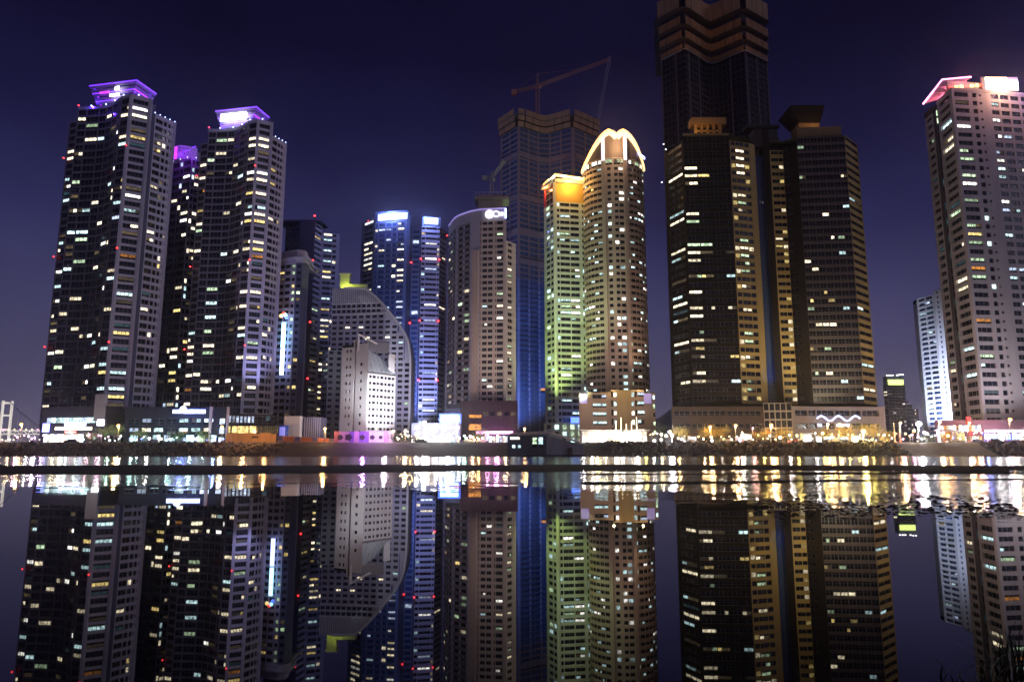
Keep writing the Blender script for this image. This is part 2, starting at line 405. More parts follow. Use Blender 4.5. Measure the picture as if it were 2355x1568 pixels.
struct(sheet('seabed', -400, 400, -55, 240, 8, 8, lambda x, y: -.9, bed))

# bank that carries the quay: rubble left and right, smooth beach between, a sand ramp far right
bank_m = mat('dark_earth_bank', (.055, .045, .05), .9, .35, .5, streak=False, bump=.4)
sand_m = mat('tan_sand_ramp', (.30, .22, .14), .9, .25, .6, streak=False, bump=.3)
def ramp_z(x, y):
    t = min(1, max(0, (y-226)/14)); return -.8+5.0*t**1.15+.12*noise2(x*.6, y)*(1 if 0 < t < 1 else 0)
struct(sheet('shore_bank', -420, 420, 225.5, 241, 420, 14, ramp_z, bank_m))
b = MB(); b.quad((-1500, 240.9, GZ), (1500, 240.9, GZ), (1500, 1500, GZ), (-1500, 1500, GZ))
struct(b.build('ground', mat('dark_asphalt_ground', (.06, .06, .062), .8, .3, .2, streak=False)))
b = MB(); b.box((0, 241.6, GZ+.14), (860, 1.2, .3)); 
struct(b.build('quay_kerb', mat('quay_concrete', (.28, .26, .25), .8, .25, .6)))
struct(sheet('sand_ramp', XP(2075, 1030, 230), XP(2290, 1030, 230), 226.5, 240.5, 40, 12, lambda x, y: ramp_z(x, y)+.25+.1*noise2(x, y*2), sand_m))

# rubble: hull-shaped rocks
rock_m = [mat('rock_brown', (.14, .105, .085), .9, .4, 1.2, streak=False, bump=.5), mat('rock_grey', (.10, .09, .09), .9, .4, 1.2, streak=False, bump=.5)]
def rock_mesh(i):
    bm = bmesh.new(); R = random.Random(100+i)
    for k in range(14):
        v = Vector((R.gauss(0, 1), R.gauss(0, 1), R.gauss(0, 1))).normalized(); v *= R.uniform(.8, 1.1); bm.verts.new((v.x*1.15, v.y*.95, v.z*.8))
    bmesh.ops.convex_hull(bm, input=bm.verts); 
    for v in [v for v in bm.verts if not v.link_faces]: bm.verts.remove(v)
    me = bpy.data.meshes.new('rock'); bm.to_mesh(me); bm.free(); me.materials.append(rock_m[i % 2]); return me
RK = [rock_mesh(i) for i in range(8)]
def rocks(x0d, x1d, n, nobj, name, sz):
    root = bpy.data.objects.new(name, None); C.objects.link(root); root.location = ((XP(x0d, 1030, 232)+XP(x1d, 1030, 232))/2, 232, 0); root['kind'] = 'structure'
    jb = MB(); R = random.Random(n); lst = []
    for k in range(n):
        x = XP(R.uniform(x0d, x1d), 1035, 232); y = 227.2+13.0*R.random(); z = ramp_z(x, y); s = sz*R.uniform(.7, 1.35)
        lst.append((x, y, z+s*.15, s, R.randrange(8), (R.uniform(0, 6), R.uniform(0, 6), R.uniform(0, 6))))
    lst.sort(key=lambda q: -q[3])
    for i, (x, y, z, s, k, e) in enumerate(lst):
        if i < nobj:
            o = bpy.data.objects.new('rock', RK[k]); o.location = (x, y, z); o.rotation_euler = e; o.scale = (s, s, s); link(o, root)
        else:
            M = Matrix.Translation((x, y, z)) @ Matrix.Rotation(e[2], 4, 'Z') @ Matrix.Rotation(e[0], 4, 'X') @ Matrix.Scale(s, 4); i0 = len(jb.v)
            for v in RK[k].vertices: jb.v.append(tuple(M @ v.co))
            for p in RK[k].polygons: jb.f.append(tuple(i0+q for q in p.vertices)); jb.m.append(k % 2)
    o = jb.build('smaller_rocks', rock_m, root); o['kind'] = 'stuff'
rocks(1395, 2085, 1250, 300, 'rubble_slope', .78)
rocks(-15, 640, 800, 220, 'rubble_slope', .72)
rocks(2290, 2420, 170, 60, 'rubble_slope', .8)

# pebbles in the shallows on the right, where the pool turns choppy
def pebbles():
    jb = MB(); R = random.Random(5)
    for k in range(2600):
        D = R.triangular(11.2, 19, 13.2); X = D*(R.uniform(1730, 2420)-1177)/1675
        if noise2(X*3, D*4)+R.uniform(-.5, .5) < .05: continue
        s = R.uniform(.012, .045); i0 = len(jb.v); me = RK[R.randrange(8)]; M = Matrix.Translation((X, D, R.uniform(-.02, .004))) @ Matrix.Rotation(R.uniform(0, 6), 4, 'Z') @ Matrix.Diagonal((s*1.5, s, s*.6, 1))
        for v in me.vertices: jb.v.append(tuple(M @ v.co))
        for p in me.polygons: jb.f.append(tuple(i0+q for q in p.vertices)); jb.m.append(0)
    o = jb.build('pebbles', mat('wet_pebble', (.05, .042, .036), .22, .4, 3, streak=False))
    tag(o, 'wet dark pebbles breaking the surface of the shallow pool', 'pebbles', kind='stuff')
pebbles()

# far blue hill between the round tower and the dark tower
b = MB(); D = 2600; hp = []
for i in range(41):
    x = 1380+i*10; y = 1000-58*math.exp(-((x-1560)/95)**2)-8*sin(x*.09)-4*sin(x*.31); hp.append(P3(x, y, D))
for k, (p, q) in enumerate(zip(hp, hp[1:])):
    r = Vector((p.x, D+700, p.z*.6)); s_ = Vector((q.x, D+700, q.z*.6))
    b.quad((p.x, D-500, 0), (q.x, D-500, 0), q, p); b.quad(p, q, s_, r)
struct(b.build('hill', mat('wooded_hill', (.05, .06, .10), .95, .3, .01, streak=False), None, True))

# ================================================================== towers
M_ = mat
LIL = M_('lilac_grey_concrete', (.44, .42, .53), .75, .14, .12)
LILD = M_('shaded_lilac_concrete', (.22, .195, .235), .75, .18, .12)  # darker copy of the lilac concrete, carrying the shade of the unlit fronts
ROOF = M_('flat_roof_felt', (.07, .07, .075), .9)
WHT = M_('white_render', (.72, .71, .74), .7, .10, .15)
CRM = M_('beige_stone', (.50, .45, .42), .75, .14, .12)
PCH = M_('peach_render', (.50, .40, .36), .75, .14, .12)
DKB = M_('dark_brown_cladding', (.022, .018, .016), .9, .2, .2, spec=.1)
AMB = M_('ochre_stone_band', (.38, .28, .085), .7, .14, .2)
BLU = M_('blue_glass_spandrel', (.035, .075, .22), .25, .2, .2)
BLM = M_('blue_grey_metal', (.16, .20, .34), .5, .15, .2)
SLATE = M_('slate_blue_panel', (.10, .11, .19), .6, .15, .15)
STEEL = M_('painted_steel', (.35, .33, .34), .5, .2, .4)
RUST = M_('rusty_crane_steel', (.34, .14, .09), .7, .3, .4)
NET = M_('brown_scaffold_net', (.33, .19, .10), .9, .35, .5)
TEAL = M_('pale_teal_render', (.42, .50, .53), .75, .12, .15)
L_PUR = lamp_mat('violet_light_strip', (.15, .02, 1), 2.6); L_MAG = lamp_mat('magenta_light_strip', (.62, .03, .95), 1.8)
L_WHT = lamp_mat('white_light_panel', (1, .97, 1), 5); L_BLW = lamp_mat('blue_white_light_panel', (.42, .5, 1), 5)
L_BLU = lamp_mat('blue_light_panel', (.06, .16, 1), 3.5); L_CYA = lamp_mat('cyan_light_panel', (.35, .8, 1), 5)
L_ORA = lamp_mat('orange_light_strip', (1, .42, .08), 5); L_YEL = lamp_mat('yellow_light_panel', (1, .72, .2), 3)
L_WARM = lamp_mat('warm_light_panel', (1, .78, .46), 4); L_PNK = lamp_mat('pink_light_panel', (1, .35, .75), 3.4); L_RED = lamp_mat('red_light_panel', (1, .06, .03), 3)
L_GRN = lamp_mat('lime_light_panel', (.8, 1, .25), 2.2)

# ---------------------------------------------------- the two violet-crowned towers on the left, and the third behind
def flared_crown(B, c, ang, w0, w1, z0, z1, glow, kk=.52):
    """square crown flaring outwards: core, sloping louvres, lit rims"""
    def sq(w, k=kk): 
        return [(c[0]+x*w/2*cos(ang)-y*w/2*k*sin(ang), c[1]+x*w/2*sin(ang)+y*w/2*k*cos(ang)) for x, y in ((-1, -1), (1, -1), (1, 1), (-1, 1))]
    B.solid('crown_core', [Vector(p) for p in sq(w0*.8)], z0-3, z1-.6, SLATE)
    n = 5
    for i in range(n):
        f0 = i/n; f1 = f0+.62/n
        P0 = sq(w0+(w1-w0)*f0); P1 = sq(w0+(w1-w0)*f1); za = z0+(z1-z0)*f0; zb = z0+(z1-z0)*f1
        for k in range(4):
            b = MB(); a, d = Vector(P0[k]), Vector(P0[(k+1) % 4]); e_, f_ = Vector(P1[k]), Vector(P1[(k+1) % 4]); ce = Vector(c[:2])
            i4 = [(p-ce)*.97+ce for p in (a, d, f_, e_)]
            b.quad((*a, za), (*d, za), (*f_, zb), (*e_, zb)); b.quad((*i4[3], zb), (*i4[2], zb), (*i4[1], za), (*i4[0], za))
            b.quad((*e_, zb), (*f_, zb), (*i4[2], zb), (*i4[3], zb)); b.quad((*a, za), (*i4[0], za), (*i4[1], za), (*d, za))
            b.build('louvre', M_('lilac_louvre', (.42, .36, .6), .5), B.root)
            if i in (0, 2, 4):
                s0 = MB(); s0.tube([(*e_, zb+.25), (*f_, zb+.25)], .22, 5); s0.build('light_strip', L_MAG if (i+k) % 2 and i < 4 else L_PUR, B.root)
    b = MB(); 
    P = sq(w1*1.0); b.poly([(*p, z1) for p in P]); b.build('crown_deck', STEEL, B.root)
    for k in range(4):
        a = Vector(sq(w0*1.15)[k]); lamp('POINT', 'crown_lamp', (a.x, a.y, z0-1.2), (.30, .02, 1) if k % 2 else (.10, .03, 1), glow, B.root, size=.6)

def hyper(name, label, cor, left, right, wing0, wing1, ytop, ywing, nf, lits, crown, zpod, curve=3.5, blue=0., crowng=2600):
    B = Bld(name, label, 'tower', (*PT(*cor), GZ))
    Cc, Lf, Rt, W0, W1 = PT(*cor), PT(*left), PT(*right), PT(*wing0), PT(*wing1)
    zt = ZY(ytop, cor[2]); zw = ZY(ywing, wing0[2])
    d = (Cc-Lf); n = Vector((d.y, -d.x)).normalized()
    l1 = Lf+d*.13; mid = Lf+d*.5-n*curve; r1 = Lf+d*.84
    front = smooth_path([l1, l1+(mid-l1)*.5-n*.5, mid, mid+(r1-mid)*.5-n*.5, r1], 4)
    zl = zt-5.5
    big = (1, .05, .05, .14, .92, .30, 'wwWcyd', 3)
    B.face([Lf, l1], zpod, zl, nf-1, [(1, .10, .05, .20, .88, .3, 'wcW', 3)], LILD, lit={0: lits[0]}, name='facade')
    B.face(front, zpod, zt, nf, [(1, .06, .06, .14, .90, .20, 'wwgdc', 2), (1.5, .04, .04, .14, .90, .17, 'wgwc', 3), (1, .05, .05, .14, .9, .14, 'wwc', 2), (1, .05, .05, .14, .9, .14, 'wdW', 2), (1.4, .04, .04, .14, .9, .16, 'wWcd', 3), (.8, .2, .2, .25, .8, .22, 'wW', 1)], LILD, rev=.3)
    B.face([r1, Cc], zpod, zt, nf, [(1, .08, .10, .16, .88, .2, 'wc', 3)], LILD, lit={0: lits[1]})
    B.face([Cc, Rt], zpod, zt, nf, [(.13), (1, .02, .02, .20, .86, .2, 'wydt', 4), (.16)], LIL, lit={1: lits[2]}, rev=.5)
    rec = W0+(W1-W0).normalized()*.0
    t2 = (W1-W0).normalized(); nn = Vector((t2.y, -t2.x))
    inner = Rt-nn*3.2
    B.face([Rt, inner], zpod, zt, nf, [(1.)], SLATE, name='side_wall'); B.face([inner, W0], zpod, zt, nf, [(1.)], SLATE, name='side_wall')
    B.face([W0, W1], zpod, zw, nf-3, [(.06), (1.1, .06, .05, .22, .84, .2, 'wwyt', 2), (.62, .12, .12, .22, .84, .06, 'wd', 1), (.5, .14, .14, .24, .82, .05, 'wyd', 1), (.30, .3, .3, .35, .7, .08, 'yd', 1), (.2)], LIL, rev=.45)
    B.shell([Lf, l1], [l1+Vector((2, 25)), Lf+Vector((2, 25))], zpod, zl, LILD, ROOF)
    B.shell([l1]+front[1:]+[Cc, Rt, inner], [inner+Vector((3, 24)), l1+Vector((4, 26))], zpod, zt, LILD, ROOF)
    B.shell([W0, W1], [W1+Vector((2, 14)), W0+Vector((2, 16))], zpod, zw, LILD, ROOF)
    # raised roof edges, piers on the corners, floor ledges
    P_ = [l1]+front[1:]+[Cc, Rt]
    for a, c in zip(P_, P_[1:]):
        t = c-a; m = (a+c)/2; B.box('parapet', (m.x, m.y, zt+.6), (t.length+.1, .35, 1.3), atan2(t.y, t.x), LIL)
    t = W1-W0; m = (W0+W1)/2; B.box('parapet', (m.x, m.y, zw+.6), (t.length+.1, .35, 1.3), atan2(t.y, t.x), LIL)
    for p, z in ((Cc, zt+.9), (Rt, zt+.9), (W1, zw+.9)):
        B.box('pier', (p.x, p.y-.1, (z+zpod)/2), (1.1, 1.0, z-zpod), .3, LIL)
    for f in (.15, .33, .5, .7, .88):
        p = along(P_, [f])[0]; b = MB(); b.ball((p.x, p.y-.3, zt+1.6), .33, 0, 6, 4); b.build('roof_lamp', L_BLW, B.root)
    for i in range(5):
        p = W0+(W1-W0)*(i/4); b = MB(); b.ball((p.x, p.y-.3, zw+1.6), .26, 0, 6, 4); b.build('roof_lamp', L_BLW, B.root)
    cc = Vector(crown[4:6]); ang = crown[6]
    if crown:
        flared_crown(B, (cc.x, cc.y), ang, crown[0], crown[1], zt+crown[2], zt+crown[3], crowng)
    for f in (.22, .5, .82):
        for q in (Lf, Cc): B.lampred((q.x-(.5 if q is Lf else 0), q.y-.9, zpod+(zt-zpod)*f+3), .38)
    B.lampred((l1.x, l1.y, zt+2), .4)
    return B, zt, Cc, Rt, W0, W1, cc

B1, zt1, *q1 = hyper('apartment_tower', 'tallest dark apartment tower at far left under a violet flared crown', (271, 575, 300), (146, 420, 314), (320, 577, 304.5), (331, 590, 308), (378, 604, 317), 223, 268, 43,
    ("4w 5w 8c 9W 10t 11c 16d 17c 18w 21W 23c 25W 27w 28d 29w 30t 32W 36c 37d 39w", "1w 2w 5w 6c 11y 12w 14c 16b 23w 24c 28w 33c 35c 36y 38c 40w", "1W 2w 4d 5y 6t 12d 13W 15c 17w 18d 21o 24d 26c 27d 30t 31y 33t 36c 38c 39y 40d 41c 42w"),
    (18.5, 25.7, 2.2, 11.4, -181.8, 314.7, -.21), 12)
B2, zt2, *q2 = hyper('apartment_tower', 'dark apartment tower with a white-lit violet crown, second of the pair', (575, 605, 310), (441, 625, 322), (608, 615, 313.5), (609.5, 615, 314.5), (641, 646, 323), 280, 318, 42,
    ("3w 5w 7o 10y 12w 13g 16w 22. 28c 29w 30w 31w 32W 34w 36o 38w", "2w 3w 5w 7W 8w 10y 12c 13W 14y 17w 18w 20w 21w 24w 26w 29w 30c 33w 36t 38w", "2w 3w 4d 7W 8w 10w 11t 12c 13w 14y 17w 18y 19o 20t 22d 24w 26y 28w 31g 33w 35d 37w"),
    (16, 22, 2.2, 11.0, -129.2, 324.5, -.21), 14)
# the white glowing name panel inside the second crown
c2 = q2[4]
B2.box('sign_panel', (c2.x-1.6, c2.y-6.6, zt2+6.2), (13.5, .5, 3.6), -.21, L_WHT)
B1.box('sign_panel', (q1[4].x+.6, q1[4].y-7.6, zt1+4.6), (5.0, .4, 1.1), -.21, L_WHT); B1.box('sign_panel', (q1[4].x+2.0, q1[4].y-8.4, zt1+7.4), (2.4, .4, 1.6), -.35, L_WHT)
B1.box('sign_panel', (q1[4].x-4.6, q1[4].y-6.8, zt1+6.2), (5.0, .4, .9), -.21, L_MAG)
B2.flood((q2[2].x+5, q2[2].y-14, 19), (q2[2].x+2, q2[2].y, 70), (.5, .52, 1), 42000, 76); B2.flood((q2[0].x+1, q2[0].y-30, 17), (q2[0].x+5, q2[0].y, 110), (.72, .62, 1), 60000, 40)  # spots added to brighten the right faces towards their base
B1.flood((q1[1].x+2, q1[1].y-24, 17), (q1[1].x+2, q1[1].y, 75), (.72, .60, 1), 46000, 62); B1.flood((q1[1].x+6, q1[1].y-30, 17), (q1[1].x+6, q1[1].y, 130), (.7, .55, 1), 60000, 34)  # lilac spots added so the right face fades upwards
B1.finish(); B2.finish()

B3 = Bld('apartment_tower', 'slimmer apartment tower with a violet box crown between the two left towers', 'tower', (*PT(410, 650, 345), GZ))
a, c, d = PT(362, 650, 352), PT(420, 640, 343), PT(462, 640, 350); zt = ZY(368, 345)
B3.face([a, c], 10, zt, 36, [(1, .06, .06, .2, .86, .12, 'wcwt', 2), (1, .06, .06, .2, .86, .12, 'wwd', 2), (.5, .1, .1, .2, .86, .1, 'wb', 1), (1.1, .04, .04, .2, .86, .36, 'wwWyd', 3)], LILD)
B3.face([c, d], 10, zt, 36, [(.28), (.5, .1, .1, .22, .84, .3, 'wc', 1), (1.4, .04, .04, .2, .86, .34, 'wwyd', 3), (1, .05, .05, .2, .86, .12, 'wc', 2)], LIL)
B3.shell([a, c, d], [d+Vector((0, 20)), a+Vector((0, 20))], 10, zt, LILD, ROOF)
zc = ZY(332, 345)
for i in range(5):
    za = zt+1+(zc-zt-1)*i/5
    band(B3.root, 'louvre', [PT(386, 360, 350), PT(418, 360, 345), PT(452, 360, 350)], 0, .5, za, za+(zc-zt)*.14, 4, WHT)
p = PT(418, 360, 349)
B3.box('crown_core', (p.x, p.y+6, (zt+zc)/2), (11, 8, zc-zt), 0, STEEL)
B3.box('light_strip', (*(PT(402, 360, 346.5)-Vector((0, .3))), (zt+zc)/2), (2.2, .3, (zc-zt)*.8), -.3, L_MAG)
for i in range(4):
    b = MB(); q = PT(392+i*17, 360, 346.5); r = PT(409+i*14, 360, 345.4); za = zt+.8+i*(zc-zt)/4.2; b.tube([(q.x, q.y-1.2, za), (r.x, r.y-1.2, za)], .2, 5); b.build('light_strip', L_PUR, B3.root)
for x in (395, 440): 
    q = PT(x, 360, 341); lamp('POINT', 'crown_lamp', (q.x, q.y, zt+2), (.36, .04, 1), 1300, B3.root)
for i in range(6):
    q = along([a, c, d], [i/5.2])[0]; b = MB(); b.ball((q.x, q.y-.3, zt+1), .28, 0, 6, 4); b.build('roof_lamp', L_BLW, B3.root)
B3.finish()

# ---------------------------------------------------- grey round-cornered block with the tall vertical sign
B = Bld('office_block', 'grey block with a rounded cornice and a tall blue-white vertical sign', 'building', (*PT(665, 800, 330), GZ))
a, c = PT(618, 800, 333), PT(672, 800, 328); arc = smooth_path([c, PT(690, 800, 329), PT(699, 800, 333), PT(702, 800, 340)], 3)
zt = ZY(606, 330)
B.face([a, c], 4, zt, 27, [(1, .1, .1, .25, .8, .05, 'wy', 2), (1, .1, .1, .25, .8, .05, 'wyd', 2), (1, .1, .1, .25, .8, .05, 'wd', 2), (.8, .2, .2, .2, .7, .45, 'gygd', 1)], LIL, lit={1: "1y 2d"}, name='facade')
B.face(arc, 4, zt, 27, [(.6, .2, .2, .2, .7, .25, 'gyd', 1), (1), (1.2), (.4)], SLATE)
B.shell([a]+arc, [arc[-1]+Vector((0, 14)), a+Vector((0, 16))], 4, zt, SLATE, ROOF)
for i, (o_, h0, h1) in enumerate(((.5, 0, 1.6), (1.3, 1.6, 2.6), (-.5, 2.6, 6.2))):
    pth = [p for p in off([a]+arc, o_)]; B.solid('cornice' if i < 2 else 'penthouse', pth+[pth[-1]+Vector((0, 10)), pth[0]+Vector((0, 12))], zt+h0, zt+h1, LIL, True)
sx = PT(651, 800, 327.2)
for k, (y0, y1) in enumerate(((742, 800), (803, 862))):
    B.box('vertical_sign', (sx.x, sx.y-.6, (ZY(y0, 327)+ZY(y1, 327))/2), (1.7, .6, ZY(y0, 327)-ZY(y1, 327)), 0, lamp_mat('vertical_sign_blue', (.42, .55, 1), 5, True) if k else lamp_mat('vertical_sign_cyan', (.35, .75, 1), 5, True))
    for j in range(5):
        zz = ZY(y0, 327)+(ZY(y1, 327)-ZY(y0, 327))*(j+.5)/5; B.box('sign_letter', (sx.x, sx.y-.95, zz), (1.0, .12, 1.3), 0, L_WHT)
for dx, m, dz in ((-1.3, L_YEL, 0), (.6, L_CYA, .4), (-.2, L_RED, 1.0), (1.2, L_BLU, -.9)):
    b = MB(); b.ball((sx.x+dx, sx.y-1, ZY(727, 327)+dz), .85, 0, 8, 5); b.build('sign_emblem', m, B.root)
B.finish()

# ---------------------------------------------------- dark slab tower behind it
B = Bld('slab_tower', 'dark blue slab tower with a blank flank and red lamps down its edge', 'tower', (*PT(700, 800, 400), GZ))
a, c, d, e_, g = PT(648, 700, 408), PT(682, 700, 398), PT(717, 700, 396), PT(734, 700, 404), PT(775, 700, 408)
zt = ZY(507, 398); zs = ZY(534, 404)
B.face([a, c], 4, zt, 40, [(1, .05, .05, .2, .85, .06, 'wy', 2), (1, .05, .05, .2, .85, .06, 'wc', 2)], SLATE)
B.face([c, d], 4, zt, 40, [(.3), (.5), (.4)], SLATE)
B.face([d, e_], 4, zs+3, 39, [(1, .02, .02, .35, .9, .13, 'ygw', 2)], LILD, rev=.9)
B.face([e_, g], 4, zs, 39, [(.2), (1.3, .05, .05, .3, .88, .4, 'wwyc', 2), (.6, .1, .1, .3, .85, .1, 'w', 1), (.4)], LILD, rev=.6)
B.shell([a, c, d], [d+Vector((4, 22)), a+Vector((2, 20))], 4, zt, SLATE, ROOF); B.shell([d, e_, g], [g+Vector((2, 18)), d+Vector((6, 20))], 4, zs, SLATE, ROOF)
m = (a+d)/2; B.box('roof_slab', (m.x, m.y+6, zt+1.0), ((d-a).length+2.5, 14, .8), 0, SLATE)
for y in (505, 607, 748, 877): p = PT(717, y, 395); B.lampred((d.x, p.y-1.2, ZY(y, 396)+1.4), .62)
p = c; B.box('light_fin', (c.x+1.2, c.y-.5, 60), (.35, .35, 50), 0, M_('pale_edge_strip', (.6, .62, .5), .5))
B.finish()

# ---------------------------------------------------- sail-shaped building
def sail_top(x):          # picture row of the curved roof edge over column x
    pts = ((759, 660), (800, 661), (838, 664), (862, 683), (884, 706), (904, 730), (922, 753), (935, 775), (942, 795), (946, 830))
    for (x0, y0), (x1, y1) in zip(pts, pts[1:]):
        if x <= x1: return y0+(y1-y0)*(x-x0)/(x1-x0)
    return 830
B = Bld('sail_building', 'pale gridded building whose roof sweeps down in a quarter curve', 'building', (*PT(850, 900, 330), GZ))
xs = [757+(946-757)*i/12 for i in range(13)]; DS = 330
cut = [ZY(max(sail_top(xs[i]), sail_top(xs[i+1])), DS) for i in range(12)]; z1 = ZY(722, DS)
cut2 = [min(z1, q) for q in cut]
pth = [PT(xs[0], 1041, DS+2), PT(xs[-1], 1041, DS-2)]
def base(x, y): return 1177+(x-1177)*(cp+sp*T(y))/cp       # column of an upright edge at the horizon
pth = [PT(base(759, 800), 1041, DS+3), PT(base(944, 820), 1041, DS-3)]
B.face(pth, 4, z1, 24, [(1, .16, .16, .26, .78, .05, 'gwc', 1 if i % 2 else 2) for i in range(12)], LIL, topcut=cut2, rev=.4)
# the finned crown: upper wall plus vertical fins, its right end following the curve
A_, Z_ = pth; tdir = (Z_-A_).normalized(); up = MB()
N_ = 40; prev = None; edge = []
for i in range(N_+1):
    f = i/N_; p = A_+(Z_-A_)*f; xx = 757+(946-757)*f; z = ZY(sail_top(xx), DS); edge.append((p, z))
for (p, za), (q, zb) in zip(edge, edge[1:]):
    f = edge.index((p, za))/N_; bi = min(11, int(f*12)); lo = min(cut2[bi], z1)
    lo = min(lo, za, zb)
    up.quad((p.x, p.y-.02, lo), (q.x, q.y-.02, lo), (q.x, q.y-.02, zb), (p.x, p.y-.02, za))
up.build('crown_wall', LIL, B.root)
for i in range(0, N_*2//3):
    f = (i+.5)/N_; p = A_+(Z_-A_)*f; zt = ZY(sail_top(757+189*f), DS); zl = z1+5.3
    if zt-zl > .5: B.box('fin', (p.x, p.y-.35, (zt+zl)/2), (.32, .6, zt-zl-.15), atan2(tdir.y, tdir.x), WHT)
for zz in (z1+.2, z1+2.7, z1+5.1):
    l_ = max(q for q in range(N_+1) if edge[q][1] > zz+1)/N_; m = A_+(Z_-A_)*l_*.5
    B.box('ledge', (m.x, m.y-.3, zz), ((Z_-A_).length*l_, .5, .5), atan2(tdir.y, tdir.x), WHT)
for j in range(13):
    f = (j+.5)/16
    for dz in (1.45, 3.9):
        if ZY(sail_top(757+189*f), DS) < z1+6: continue
        p = A_+(Z_-A_)*f; o = bpy.data.objects.new('window', unit_window((('.',)*2), FR)); o.location = (p.x, p.y-.2, z1+dz); o.scale = (1.6, 1, 1.4); o.rotation_euler = (0, 0, atan2(tdir.y, tdir.x)); link(o, B.root)
rim = MB(); rim.tube([(p.x, p.y-.5, z) for p, z in edge[6:]]+[(Z_.x, Z_.y-.5, 4)], .55, 6); rim.build('curved_rim', WHT, B.root)
sideq = MB()
for (p, za), (q, zb) in zip(edge, edge[1:]):
    sideq.quad((p.x, p.y, za), (q.x, q.y, zb), (q.x, q.y+16, zb), (p.x, p.y+16, za))
sideq.build('roof', LIL, B.root)
b = MB()
for p, q, z in ((A_, A_+Vector((0, 16)), edge[0][1]), (Z_+Vector((0, 16)), Z_, edge[-1][1])): b.quad((q.x, q.y, 4), (p.x, p.y, 4), (p.x, p.y, z), (q.x, q.y, z))
b.build('side_wall', LIL, B.root)
zt = edge[0][1]; YG = M_('cream_stair_tower', (.62, .60, .40), .7)
p = PT(base(788, 640), 1041, 333); B.box('stair_tower', (p.x, p.y+6, zt+3.0), (4.4, 4, 9.5), 0, YG); B.box('stair_tower_cap', (p.x, p.y+6, zt+8.0), (5.4, 5, .6), 0, YG); B.box('low_penthouse', (p.x+6.2, p.y+6, zt+1.4), (8.6, 4, 3.2), 0, YG)
lamp('POINT', 'roof_lamp', (p.x+1.5, p.y+1.6, zt+.4), (.8, 1, .15), 1500, B.root, size=.5)
B.flood((Z_.x+6, Z_.y-26, 8), (Z_.x-16, Z_.y, 40), (.7, .7, 1), 26000, 90)
B.finish()

B = Bld('apartment_block', 'low pale teal block with square windows tucked under the sail roof', 'building', (*PT(755, 900, 322), GZ))
a, c, d = PT(base(738, 880), 1041, 322), PT(base(752, 880), 1041, 318), PT(base(795, 880), 1041, 320); zt = ZY(806, 320)
B.face([a, c], 4, zt, 16, [(1, .1, .1, .3, .8, .1, 'gw', 2)], SLATE, rev=.6)
B.face([c, d], 4, zt, 16, [(.9, .18, .18, .3, .78, .05, 'g', 2), (.25), (.9, .18, .18, .3, .78, .05, 'wc', 2), (.7, .18, .18, .3, .78, .05, 'w', 2)], TEAL)
B.shell([a, c, d], [d+Vector((0, 7)), a+Vector((0, 5))], 4, zt, TEAL, ROOF); B.finish()

# ---------------------------------------------------- small bright white hotel
B = Bld('white_hotel', 'small floodlit white hotel with a slanting glass rooftop and two faces', 'building', (*PT(845, 950, 285), GZ))
nc = PT(base(843, 930), 1041, 284); lf = PT(base(782, 930), 1041, 291); rt = PT(base(908, 930), 1041, 296)
zL = ZY(797, 287); zR = ZY(858, 285)
dl = nc-lf
B.face([lf, lf+dl*.45], 4, zL, 12, [(.5), (.55, .25, .25, .34, .72, 0, 'w', 1), (.55, .25, .25, .34, .72, 0, 'w', 1), (.2)], WHT, skip=lambda b_, k: (k > 8 and b_ == 1) or k == 11)
B.face([lf+dl*.45, lf+dl*.58], 4, zL+3, 12, [(.3), (.5, .02, .02, 0, 1, 0, 'w', 1), (.25)], WHT, rev=.8)
B.face([lf+dl*.58, nc], 4, zL+1, 12, [(.3), (.6, .25, .25, .34, .72, 0, 'w', 1), (.6)], WHT, skip=lambda b_, k: k in (0, 1, 11))
B.face([nc, rt], 4, zR, 11, [(.22)]+[(.7 if i % 2 else .5, .14, .14, .30, .70, .02, 'w', 1) for i in range(7)]+[(.15)], WHT, skip=lambda b_, k: k == 10)
B.shell([nc, rt], [rt+Vector((-3, 14)), nc+Vector((-6, 12))], 4, zR, WHT, ROOF)
B.shell([lf, nc], [nc+Vector((-1, 10)), lf+Vector((2, 10))], 4, zL+1, WHT, ROOF)
# slanting glazed rooftop stepping down to the right
GL = M_('pale_slanted_glazing', (.50, .56, .62), .3, .15, .5)
for i in range(6):
    f0, f1 = i/6+.01, (i+1)/6-.01; p, q = nc+(rt-nc)*f0, nc+(rt-nc)*f1
    h0 = zL+1-(zL-zR)*.62*f0; h1 = zL+1-(zL-zR)*.62*f1; b = MB()
    u = Vector((-3.2, 3.6))
    A4 = [Vector((p.x, p.y, zR+.9)), Vector((q.x, q.y, zR+.9)), Vector((q.x+u.x, q.y+u.y, h1)), Vector((p.x+u.x, p.y+u.y, h0))]
    b.quad(*A4); o3 = Vector((.1, .25, -.2)); A5 = [v+o3 for v in A4]
    b.quad(A5[3], A5[2], A5[1], A5[0])
    for k in range(4): b.quad(A4[k], A5[k], A5[(k+1) % 4], A4[(k+1) % 4])
    b.build('roof_pane', GL, B.root)
b = MB(); m = (nc+rt)/2; t = rt-nc; b.box((m.x-.5, m.y+.4, zR+.3), (t.length, .6, .7), atan2(t.y, t.x)); b.build('eave_beam', M_('dark_eave', (.10, .09, .09), .7), B.root)
b = MB(); pk = lf+dl*.62; b.tube([(pk.x, pk.y, zL-2), (pk.x, pk.y, zL+5.2)], .45, 5); b.tube([(pk.x, pk.y, zL+5), (pk.x+7, pk.y+3, zL+1.5)], .4, 5); b.build('roof_frame', WHT, B.root)
b = MB(); k2 = nc+(rt-nc)*.78; b.box((k2.x, k2.y+3, zR+5), (2.6, 2.6, 8), .3); b.build('lift_housing', WHT, B.root)
